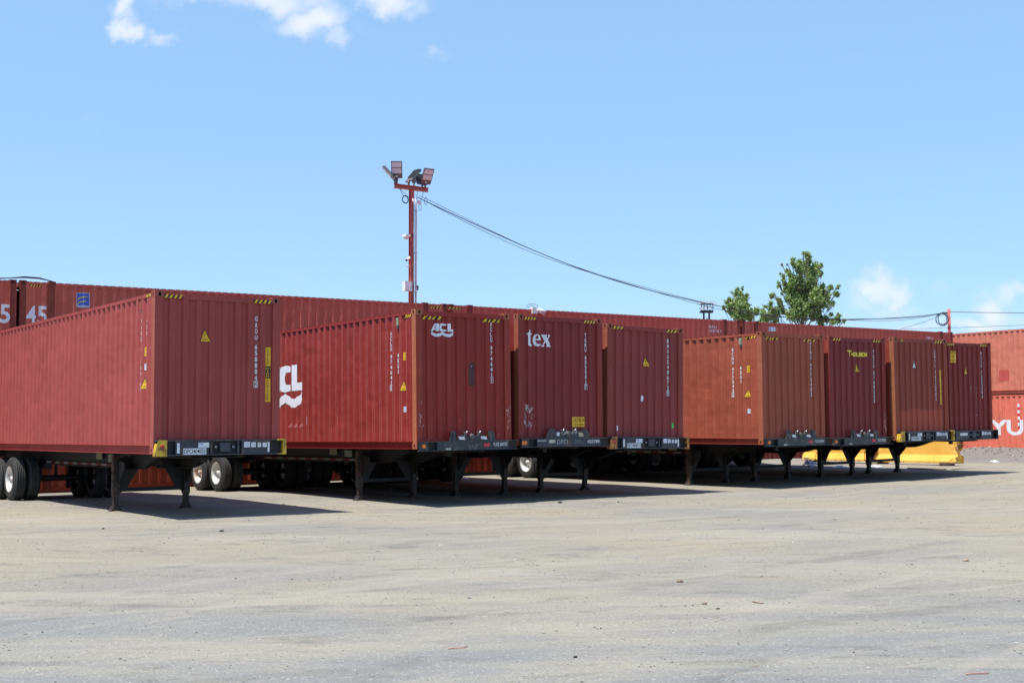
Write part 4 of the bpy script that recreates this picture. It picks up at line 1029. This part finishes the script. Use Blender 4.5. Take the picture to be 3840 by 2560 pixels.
# ------------------------------------------------------------------ litter and loose bits
def px_ground(px, py):
    u = (px - 1920) / fl; w = -(py - 1280) / fl; c, s = math.cos(R(4.0270)), math.sin(R(4.0270))
    d = Vector((u, c - w * s, s + w * c)); z = 0
    for _ in range(6):
        t = (z - CAMZ) / d.z; p = Vector((0, 0, CAMZ)) + d * t; z = gz(p.x, p.y)
    return p
M_film = plain('white_plastic_film', (.70, .74, .82), .5, 0, .15, 6)
def rag(px, py, s, lab, mat=None, h=.12, seed=0):
    p = px_ground(px, py); bm = bmesh.new(); n = 14; g = []
    for j in range(n):
        row = []
        for i in range(n):
            x, y = (i / (n - 1) - .5) * 2, (j / (n - 1) - .5) * 2; r = math.hypot(x, y)
            k = 1 + .35 * noise.noise(Vector((x * 2 + seed, y * 2, 5)))
            z = h * max(0, 1 - r * .8) * (.5 + abs(noise.fractal(Vector((x * 2.2 + seed, y * 2.2, 1)), 1, 2, 4)) * 1.6)
            row.append(bm.verts.new((x * s * k * (1 if abs(y) < .9 else .8), y * s * .6 * k, z + .004)))
        g.append(row)
    for j in range(n - 1):
        for i in range(n - 1): f = bm.faces.new((g[j][i], g[j][i+1], g[j+1][i+1], g[j+1][i])); f.smooth = False
    me = bpy.data.meshes.new('plastic_sheet'); bm.to_mesh(me); bm.free(); me.materials.append(mat or M_film)
    o = part('plastic_sheet', me, None, Matrix.Translation((p.x, p.y, gz(p.x, p.y))) @ Matrix.Rotation(seed, 4, 'Z')); tag(o, lab, 'litter', 'litter blown about the yard')
rag(412, 1840, .42, 'crumpled white sheet lying behind the left landing leg of the nearest trailer', None, .45, 1)
rag(3040, 1748, .36, 'heap of white plastic film on the ground left of the yellow barriers', None, .26, 2)
rag(3150, 1752, .30, 'flattened white plastic film in front of the rear yellow barrier', None, .08, 3)
rag(3285, 1752, .34, 'pale blue plastic scraps on the ground between the last landing legs', plain('pale_film', (.55, .60, .68), .5), .07, 4)
rag(3727, 1735, .20, 'flat white scrap lying alone on the open gravel at the far right', None, .07, 5)
rag(3725, 1706, .30, 'white litter lying at the foot of the gravel heap by the lettered container', None, .09, 6)
rag(190, 1838, .30, 'white scraps lying behind the rear wheels of the nearest trailer', None, .10, 7)
rag(1735, 1795, .30, 'grey white film on the ground below the chassis of the tex container', None, .08, 8)
def plank(px0, py0, px1, py1, w, t, lab):
    a, b = px_ground(px0, py0), px_ground(px1, py1); d = b - a; L = d.length
    mb = MB(); mb.box((0, -w/2, 0), (L, w/2, t), M_wood); o = mb.build('plank', bevel=.004)
    o.matrix_world = Matrix.Translation((a.x, a.y, gz(a.x, a.y) + .004)) @ Matrix.Rotation(math.atan2(d.y, d.x), 4, 'Z'); tag(o, lab, 'plank')
plank(3405, 1758, 3545, 1762, .14, .035, 'weathered plank lying on the gravel in front of the propped barrier'); plank(3570, 1762, 3680, 1757, .12, .03, 'thin board lying right of the round block by the barrier')
def pebble(px, py, s, lab, col):
    p = px_ground(px, py); bm = bmesh.new(); bmesh.ops.create_icosphere(bm, subdivisions=2, radius=1)
    for v in bm.verts: v.co *= 1 + .3 * noise.noise(v.co * 1.7 + Vector((px, 0, 0))); v.co = Vector((v.co.x * s, v.co.y * s * .8, v.co.z * s * .6))
    me = bpy.data.meshes.new('stone'); bm.to_mesh(me); bm.free(); me.materials.append(plain('single_stone', col, .9, 0, .3, 20, .3))
    o = part('stone', me, None, Matrix.Translation((p.x, p.y, gz(p.x, p.y) + s * .4))); tag(o, lab, 'stone', 'larger stones lying on the open yard')
pebble(2547, 2183, .035, 'reddish brown stone lying alone on the right foreground', (.24, .18, .13)); pebble(2640, 2267, .025, 'brown stone in the foreground right of centre', (.24, .17, .12))
pebble(2098, 1886, .05, 'dark lump of stone just beyond the shadow of the tex container', (.09, .09, .09)); pebble(829, 1990, .035, 'small dark stone in front of the nearest container', (.07, .065, .06))
pebble(2155, 2465, .016, 'small black stone at the bottom centre right', (.05, .05, .05)); pebble(3620, 2107, .035, 'tan stone in the foreground at the far right', (.32, .24, .18))

def strip(pts, lab, col, w=.012):
    mb = MB(); P = [px_ground(*p) for p in pts]; mb.tube([p + Vector((0, 0, .008)) for p in P], w * .5, plain('strap_plastic', col, .5), 6)
    o = mb.build('strap'); tag(o, lab, 'strap')
strip([(1676, 2434), (1700, 2431), (1726, 2430), (1742, 2427), (1750, 2425)], 'thin orange strap lying on the gravel left of the bottom centre', (.52, .26, .18), .008)
strip([(3620, 2533), (3650, 2531), (3706, 2530)], 'thin orange strap lying on the gravel in the bottom right corner', (.50, .26, .18), .008)
strip([(2820, 2259), (2842, 2263), (2860, 2265)], 'thin brown twig lying on the gravel right of centre', (.25, .17, .11))

# ------------------------------------------------------------------ red light pole
M_pole = paint('red_pole_paint', (.50, .12, .11), .3, .4); M_cream = plain('camera_white', (.72, .72, .70), .4); M_fl = plain('floodlight_housing', (.14, .15, .155), .45, .3)
M_lens = plain('floodlight_lens', (.60, .61, .66), .25, 0, .06); M_pipe = plain('plastic_conduit', (.50, .46, .55), .45)
PX, PY = -3.67, 45.0; pg = gz(PX, PY); k103 = 45 / fl
def zof(py): return CAMZ + math.tan(math.atan((1280 - py) / fl) + R(4.0270)) * PY
pole = empty('light_pole', Matrix.Translation((PX, PY, pg)) @ Matrix.Rotation(.6116, 4, 'Z'), 'tall red floodlight pole with silver conduit and white cameras behind the stacked row', 'light pole')
ztop = zof(712) - pg
mb = MB(); mb.box((-.07, -.08, 0), (.07, -.065, ztop), M_pole); mb.box((-.07, .065, 0), (.07, .08, ztop), M_pole); mb.box((-.008, -.065, 0), (.008, .065, ztop), M_pole); mb.build('column', pole)
mb = MB(); mb.box((-.72, -.09, ztop), (.70, .09, ztop + .014), M_pole); mb.box((-.72, -.09, ztop + .135), (.70, .09, ztop + .149), M_pole); mb.box((-.72, -.008, ztop + .014), (.70, .008, ztop + .135), M_pole); mb.build('crossarm', pole)
zc = ztop + .149
for x, r, m in ((.03, .028, M_steel), (.125, .032, M_pipe)):
    mb = MB(); mb.tube([(x, -.12, 0), (x, -.12, zof(765) - pg), (x - .03, -.09, zof(745) - pg)], r, m, 10); mb.build('conduit', pole)
for py in (792, 950, 1096): mb = MB(); mb.box((-.01, -.16, zof(py) - pg), (.17, -.075, zof(py) - pg + .02), M_steel); mb.build('strap', pole)
zb = zof(1093) - pg; mb = MB(); mb.box((-.36, -.16, zb), (-.05, .02, zb + .36), M_cream); mb.box((-.34, -.17, zb + .02), (-.10, -.16, zb + .34), M_cream); mb.build('junction_box', pole, bevel=.01)
mb = MB(); mb.box((.16, -.12, zb + .06), (.24, .0, zb + .24), M_fl); mb.build('small_box', pole, bevel=.008)
def bullet(z, x0, lenx, lab):
    mb = MB(); a = Vector((x0, -.05, z)); d = Vector((-.8, -.35, -.45)).normalized()
    mb.tube([a, a + d * lenx], .05, M_cream, 12); mb.tube([a + d * lenx, a + d * (lenx + .01)], .04, M_ink, 12); mb.tube([a + d * .05, Vector((-.085, 0, z + .06))], .02, M_cream, 8); mb.build('security_camera', pole)
bullet(zof(968) - pg, -.10, .22, '')
z = zof(893) - pg; mb = MB(); mb.tube([(-.085, 0, z + .06), (-.2, -.05, z + .06)], .02, M_cream, 8); mb.box((-.36, -.22, z + .03), (-.16, .06, z + .10), M_cream); mb.lathe([(z - .07, .001), (z - .065, .06), (z - .03, .10), (z + .03, .11)], M_cream, 16, 'Z', Matrix.Translation((-.26, -.08, 0))); mb.build('security_camera', pole, bevel=.01)
mb = MB(); mb.lathe([(-.06, .001), (-.05, .04), (0, .055), (.04, .05)], M_cream, 12, 'Z', Matrix.Translation((-.12, 0, zof(997) - pg))); mb.build('sensor', pole)
mb = MB(); mb.tube([(.10, 0, zc), (.10, 0, zc + .12)], .035, M_pipe, 8); mb.box((.05, -.06, zc + .12), (.15, .05, zc + .36), M_fl); mb.build('photocell', pole, bevel=.01)
def flood(x, face, lean, stub=.22):
    """face: world heading of the lens in degrees (0 = away from camera), lean: degrees the head tips towards its lens"""
    o = MB(); o.tube([(0, 0, 0), (0, 0, stub)], .035, M_fl, 10); o.tube([(0, 0, stub * .55), (0, 0, stub)], .048, M_dkst, 10)
    hd = Matrix.Translation((0, 0, stub)) @ Matrix.Rotation(R(-face), 4, 'Z') @ Matrix.Rotation(R(-lean), 4, 'X')
    arm = o.build('floodlight', pole, Matrix.Translation((x, 0, zc)) @ Matrix.Rotation(-.6116, 4, 'Z'))
    b = MB(); b.box((-.20, -.03, 0), (.20, .03, .15), plain('driver_box', (.13, .11, .11), .5)); b.box((-.20, -.035, .16), (.20, .035, .62), M_fl)
    for k in range(9): b.box((-.19, -.075, .18 + k * .05), (.19, -.035, .186 + k * .05), M_fl)
    b.box((-.04, .03, .05), (.04, .034, .10), M_stick); b.build('housing', arm, hd)
    for z0 in (.18, .40): b = MB(); b.box((-.175, .035, z0), (.175, .041, z0 + .185), M_lens); b.build('lens', arm, hd)
flood(-.62, 178, 22); flood(-.70, 262, 44, .16); flood(-.12, 50, 42, .16); flood(.58, 150, 34, .14); flood(.46, 330, 46, .12)
mb = MB()
for k in range(3):
    r = .11 + k * .012; mb.tube([Vector((-.32 + r * math.cos(t), -.1, ztop - .40 + r * 1.1 * math.sin(t))) for t in [q * .42 for q in range(16)]], .008, M_cable, 5)
for a, b in (((-.5, 0, ztop), (-.38, -.1, ztop - .28)), ((-.5, 0, ztop), (-.06, -.05, ztop - .33)), ((.25, 0, ztop), (.1, -.1, ztop - .5)), ((.5, 0, ztop), (.36, -.1, ztop - .3))): mb.tube([a, ((a[0]+b[0])/2, -.06, (a[2]+b[2])/2 - .06), b], .008, M_cable, 5)
for r, x, zz in ((.09, .30, -.62), (.10, .55, -.36)): mb.tube([Vector((x + r * .6 * math.cos(t), -.1, ztop + zz + r * 1.4 * math.sin(t))) for t in [q * .42 for q in range(16)]], .008, M_cable, 5)
mb.box((.20, -.16, ztop - .52), (.32, -.06, ztop - .38), M_cream); mb.build('cable_tangle', pole)

# second pole, red, at the end of the row
P2 = Vector(((3565 - 1920) / fl * 60, 60, 0)); g2 = gz(P2.x, P2.y)
def zat(py, Y): return CAMZ + math.tan(math.atan((1280 - py) / fl) + R(4.0270)) * Y
mb = MB(); mb.tube([(0, 0, 0), (0, 0, zat(1162, 60) - g2)], .075, M_pole, 12); mb.box((-.14, -.03, zat(1180, 60) - g2), (.0, .03, zat(1177, 60) - g2), M_dkst)
o = mb.build('cable_pole'); o.location = (P2.x, P2.y, g2); tag(o, 'thin red pole carrying cables at the right end of the stacked row', 'pole')
def coil():
    mb = MB(); rnd = random.Random(2); c = Vector((P2.x - .36, 59.8, zat(1200, 60)))
    for k in range(7):
        rx, rz = rnd.uniform(.20, .32), rnd.uniform(.24, .32); ox, oz = rnd.uniform(-.05, .05), rnd.uniform(-.03, .03)
        pts = [c + Vector((ox + rx * math.cos(t), rnd.uniform(-.03, .03), oz + rz * math.sin(t))) for t in [2 * math.pi * q / 24 for q in range(25)]]
        mb.tube(pts, .010, M_cable, 5, False)
    mb.tube([c + Vector((0, 0, .28)), c + Vector((.10, .05, .36))], .012, M_cable, 5)
    o = mb.build('cable_coil'); tag(o, 'coiled black cable hanging beside the thin red pole', 'cable')
coil()
def wire(a, b, sag, lab, r=.014, n=40, wob=0, seed=0):
    mb = MB(); a, b = Vector(a), Vector(b); pts = []
    for k in range(n + 1):
        t = k / n; p = a.lerp(b, t); p.z -= 4 * sag * t * (1 - t) - wob * math.sin(t * 17 + seed) ; pts.append(p)
    mb.tube(pts, r, M_cable, 5); o = mb.build('overhead_cable'); tag(o, lab, 'cable', 'overhead cables')
A0 = Vector((-3.45, 44.9, zof(741))); B0 = Vector((P2.x - .05, 60, zat(1172, 60)))
wire(A0, B0, 1.90, 'thick black cable sagging from the floodlight pole to the thin red pole', .017, 60, .03)
wire(A0 + Vector((.05, 0, .035)), B0 + Vector((0, 0, -.01)), 1.90, 'upper thin strand of the sagging cable run', .009, 60, .05, 1)
wire(A0 + Vector((0, .1, -.03)), B0 + Vector((0, .05, -.03)), 1.91, 'lower thin strand of the sagging cable run', .009, 60, .06, 2)
wire(B0, (31, 56, zat(1166, 56)), .10, 'cable running from the thin red pole out past the right edge', .014, 20)
wire((18.5, 59, zat(1236, 59)), B0 + Vector((0, .1, -.05)), .05, 'thin wire climbing from the row to the thin red pole', .009, 12)
wire((19.6, 62, zat(1236, 62)), (31, 60, zat(1196, 60)), .08, 'lowest wire crossing behind the faded salmon container', .009, 20)
# hoses and camera on the row
mb = MB(); S = lambda s, dz, b=0: ROW0 + UD * s - FWD * b + Vector((0, 0, 4.074 + CAMZ + SL * s + dz))
for q in range(3): mb.tube([S(-.55 - q*.1, .01, .10), S(-.2, .05, .1), S(.15, .085 + q * .012, .12), S(.55, .08 + q * .01, .12), S(.85, .03, .1), S(1.0, -.01, .1)], .015, M_cable, 6)
o = mb.build('black_hose'); tag(o, 'black hose looped over the top of the stacked containers at the left', 'hose')
camr = empty('security_camera', Matrix.Translation(S(17.4, .02, .05)) @ Matrix.Rotation(.6116, 4, 'Z'), 'white twin security camera on top of the stacked row above the tex container', 'camera')
mb = MB(); mb.box((-.16, -.10, -.20), (.06, .06, .02), M_cream); mb.build('bracket_box', camr, bevel=.01)
mb = MB(); mb.tube([(.05, -.12, -.05), (.32, -.22, -.13)], .055, M_cream, 12); mb.tube([(.32, -.22, -.13), (.33, -.225, -.133)], .045, M_ink, 12); mb.build('camera_body', camr)
mb = MB(); mb.tube([(.10, -.15, -.12), (.36, -.05, -.20)], .05, M_cream, 12); mb.build('camera_body', camr)
mb = MB(); mb.tube([(-.35, .02, .05), (-.25, .02, .13), (-.05, .02, .16), (.12, 0, .12), (.15, 0, .02)], .008, M_cable, 5); mb.tube([(-.30, .02, .02), (-.1, .02, .10), (.05, 0, .03)], .008, M_cable, 5); mb.build('cable_loop', camr)

# far floodlight mast
mast = empty('floodlight_mast', Matrix.Translation((23.6, 150, 0)), 'distant lattice mast with a basket of floodlights left of the small tree', 'light mast')
zt_ = zat(1172, 150)
mb = MB()
for x in (-.33, .33):
    for y in (-.33, .33): mb.box((x - .05, y - .05, 0), (x + .05, y + .05, zt_), M_black)
for k in range(int(zt_ / .66)):
    z = k * .66
    for s in (-1, 1):
        mb.tube([(-.33 * s, -.33, z), (.33 * s, -.33, z + .66)], .02, M_dkst, 4); mb.tube([(-.33, -.33 * s, z), (-.33, .33 * s, z + .66)], .02, M_dkst, 4)
mb.build('lattice_tower', mast)
mb = MB(); mb.box((-.75, -.6, zt_ - .05), (.75, .6, zt_ + .18), M_black)
for x in (-.70, -.36, 0, .36, .70): mb.box((x - .04, -.62, zt_), (x + .04, -.56, zt_ + .95), M_black)
for z in (.5, .95): mb.box((-.75, -.6, zt_ + z), (.75, -.54, zt_ + z + .09), M_black); mb.box((-.75, .56, zt_ + z), (.75, .6, zt_ + z + .09), M_black)
mb.build('platform', mast)
for x, z, w in ((-.62, .25, .34), (-.2, .25, .34), (.28, .25, .40), (-1.0, .95, .5), (-.45, .98, .5), (.15, 1.0, .35), (.62, 1.0, .35), (1.05, .85, .30)):
    mb = MB(); mb.box((x - w/2, -.75, zt_ + z), (x + w/2, -.62, zt_ + z + .30), M_steel); mb.box((x - w/2 + .03, -.757, zt_ + z + .03), (x + w/2 - .03, -.75, zt_ + z + .27), M_stick); mb.build('floodlight', mast)

# ------------------------------------------------------------------ trees
def leaf_mat():
    m, nt, bs = newmat('poplar_leaf'); nt.nodes.remove(bs); out = nt.nodes['Material Output']; L = nt.links.new
    g = nd(nt, 'ShaderNodeNewGeometry'); c = mix(nt, g.outputs['Random Per Island'], (.18, .27, .09), (.42, .52, .21))
    d = nd(nt, 'ShaderNodeBsdfPrincipled'); L(c, d.inputs['Base Color']); d.inputs['Roughness'].default_value = .42
    t = nd(nt, 'ShaderNodeBsdfTranslucent'); L(mix(nt, g.outputs['Random Per Island'], (.20, .34, .06), (.34, .46, .12)), t.inputs[0])
    mx = nd(nt, 'ShaderNodeMixShader'); mx.inputs[0].default_value = .45; L(d.outputs[0], mx.inputs[1]); L(t.outputs[0], mx.inputs[2]); L(mx.outputs[0], out.inputs[0]); return m
LM = leaf_mat(); BK = plain('grey_bark', (.16, .14, .115), .9, 0, .3, 10, .4)
def tree(name_label, X, Y, lobes, trunk_px, seed, leafn):
    """lobes: (a, b, r) in photo-crop units, turned into metres at the tree's own distance"""
    k = Y / fl; rnd = random.Random(seed)
    def P(a, b): px = 2600 + a / 3.36; py = 900 + b / 3.36; return Vector(((px - 1920) * k, Y, zat(py, Y)))
    base = Vector((X, Y, 0)); root = empty('poplar_tree', Matrix.Translation(base), name_label, 'tree', 'trees beyond the stacked row')
    tr = MB(); le_v = []; le_f = []
    tb = P(*trunk_px) - base
    tr.tube([(0, 0, -.1), (0.05, 0, tb.z * .4), tb * .8, tb], .2, BK, 10, True, [.24, .18, .12, .05])
    for a, b, r in lobes:
        c = P(a, b) - base; rm = r / 3.36 * k; c.y += rnd.uniform(-1.0, 1.0)
        st = Vector((0.05, 0, max(tb.z * .5, min(tb.z * .98, (c.z - 1.2 - abs(c.x - tb.x) * .5))))); st.x = tb.x * st.z / tb.z
        mid = st.lerp(c, .5) + Vector((rnd.uniform(-.15, .15), rnd.uniform(-.2, .2), -.25 if c.z > st.z else .1))
        tr.tube([st, mid, c], .05, BK, 6, False, [.034, .020, .008])
        for _ in range(4):
            e = c + Vector((rnd.gauss(0, rm * .6), rnd.gauss(0, rm * .6), rnd.gauss(.1, rm * .6))); tr.tube([mid.lerp(c, .6), e], .012, BK, 4, False, [.018, .006])
        n = int(leafn * r * r / 1000)
        # small tufts inside the lobe leave gaps between them
        tufts = []
        for _ in range(max(3, int(r * r / 330))):
            d = Vector((rnd.gauss(0, 1), rnd.gauss(0, 1), rnd.gauss(0, 1))).normalized() * rm * rnd.random() ** .45
            tufts.append((c + Vector((d.x, d.y * .9, d.z * 1.1)), rm * rnd.uniform(.16, .38)))
        for _ in range(n):
            tc_, tr_ = rnd.choice(tufts); p = (tc_ + Vector((rnd.gauss(0, tr_), rnd.gauss(0, tr_), rnd.gauss(0, tr_ * 1.1)))) if rnd.random() < .80 else c + Vector((rnd.gauss(0, rm * .6), rnd.gauss(0, rm * .6), rnd.gauss(0, rm * .62)))
            s = rnd.uniform(.045, .085); nrm = Vector((rnd.gauss(0, 1), rnd.gauss(-.2, 1), rnd.gauss(.5, .8))).normalized(); u = nrm.cross(Vector((rnd.gauss(0, 1), rnd.gauss(0, 1), rnd.gauss(0, 1)))).normalized(); w = nrm.cross(u)
            b0 = len(le_v); le_v += [p - u * s, p - w * s * .75 + nrm * s * .2, p + u * s * 1.15, p + w * s * .75 + nrm * s * .2]; le_f.append((b0, b0+1, b0+2, b0+3))
    tr.build('trunk', root)
    me = bpy.data.meshes.new('crown'); me.from_pydata([tuple(v) for v in le_v], [], le_f); me.update(); me.materials.append(LM); part('crown', me, root)
big = [(1440, 215, 42), (1372, 200, 20), (1500, 205, 22), (1390, 270, 36), (1500, 280, 48), (1440, 340, 70), (1560, 350, 55), (1600, 345, 26), (1350, 400, 45), (1520, 430, 75), (1590, 450, 36),
       (1262, 265, 26), (1235, 320, 24), (1170, 300, 12), (1175, 335, 10), (1290, 350, 38), (1220, 400, 30), (1160, 405, 12), (1240, 470, 42), (1130, 475, 24), (1135, 520, 20), (1070, 555, 18), (1110, 585, 22), (1170, 570, 32), (1230, 560, 42),
       (1400, 500, 72), (1500, 540, 70), (1340, 560, 55), (1200, 640, 50), (1290, 680, 72), (1420, 640, 85), (1540, 640, 62), (1640, 620, 45), (1700, 570, 22), (1695, 620, 34), (1740, 680, 50), (1815, 610, 24), (1770, 610, 16), (1805, 700, 30),
       (1640, 700, 75), (1530, 740, 80), (1400, 760, 85), (1280, 790, 60), (1180, 760, 38), (1050, 690, 30), (1010, 715, 16), (1100, 700, 16), (1075, 760, 30), (1110, 810, 34), (1800, 800, 38), (1740, 830, 26), (1680, 790, 62), (1600, 850, 72),
       (1500, 870, 72), (1400, 880, 66), (1280, 890, 58), (1180, 870, 44), (985, 815, 30), (975, 870, 28), (900, 850, 20), (920, 900, 38), (880, 950, 38), (1070, 890, 46), (1010, 930, 42), (950, 980, 50), (1080, 980, 46), (1200, 970, 52), (1310, 980, 48), (1410, 980, 40),
       (1530, 960, 50), (1620, 970, 38), (1700, 990, 42), (1765, 940, 24), (1810, 985, 32), (1800, 1030, 36), (1860, 1050, 22), (1740, 1040, 40), (1640, 1040, 40)]
tree('tall leafy green poplar with a feathery pointed crown', 18.5, 80, big, (1400, 700), 3, 210)
small = [(630, 615, 18), (558, 640, 20), (622, 650, 22), (520, 650, 12), (545, 690, 30), (600, 720, 32), (680, 720, 30), (480, 735, 14), (520, 760, 38), (600, 790, 52), (660, 760, 28), (400, 800, 22), (430, 840, 24), (500, 840, 46), (590, 860, 56), (700, 830, 34), (375, 865, 22), (450, 880, 32), (540, 920, 52), (640, 920, 44), (740, 890, 38), (790, 900, 30), (800, 930, 24), (700, 950, 40), (470, 930, 28), (560, 980, 44), (640, 985, 40), (740, 985, 34), (500, 985, 24)]
tree('smaller bushy green tree between the distant mast and the tall tree', 14.2, 76, small, (590, 800), 9, 240)

# tidy helper properties
for o in bpy.data.objects:
    if '_org' in o.keys(): del o['_org']
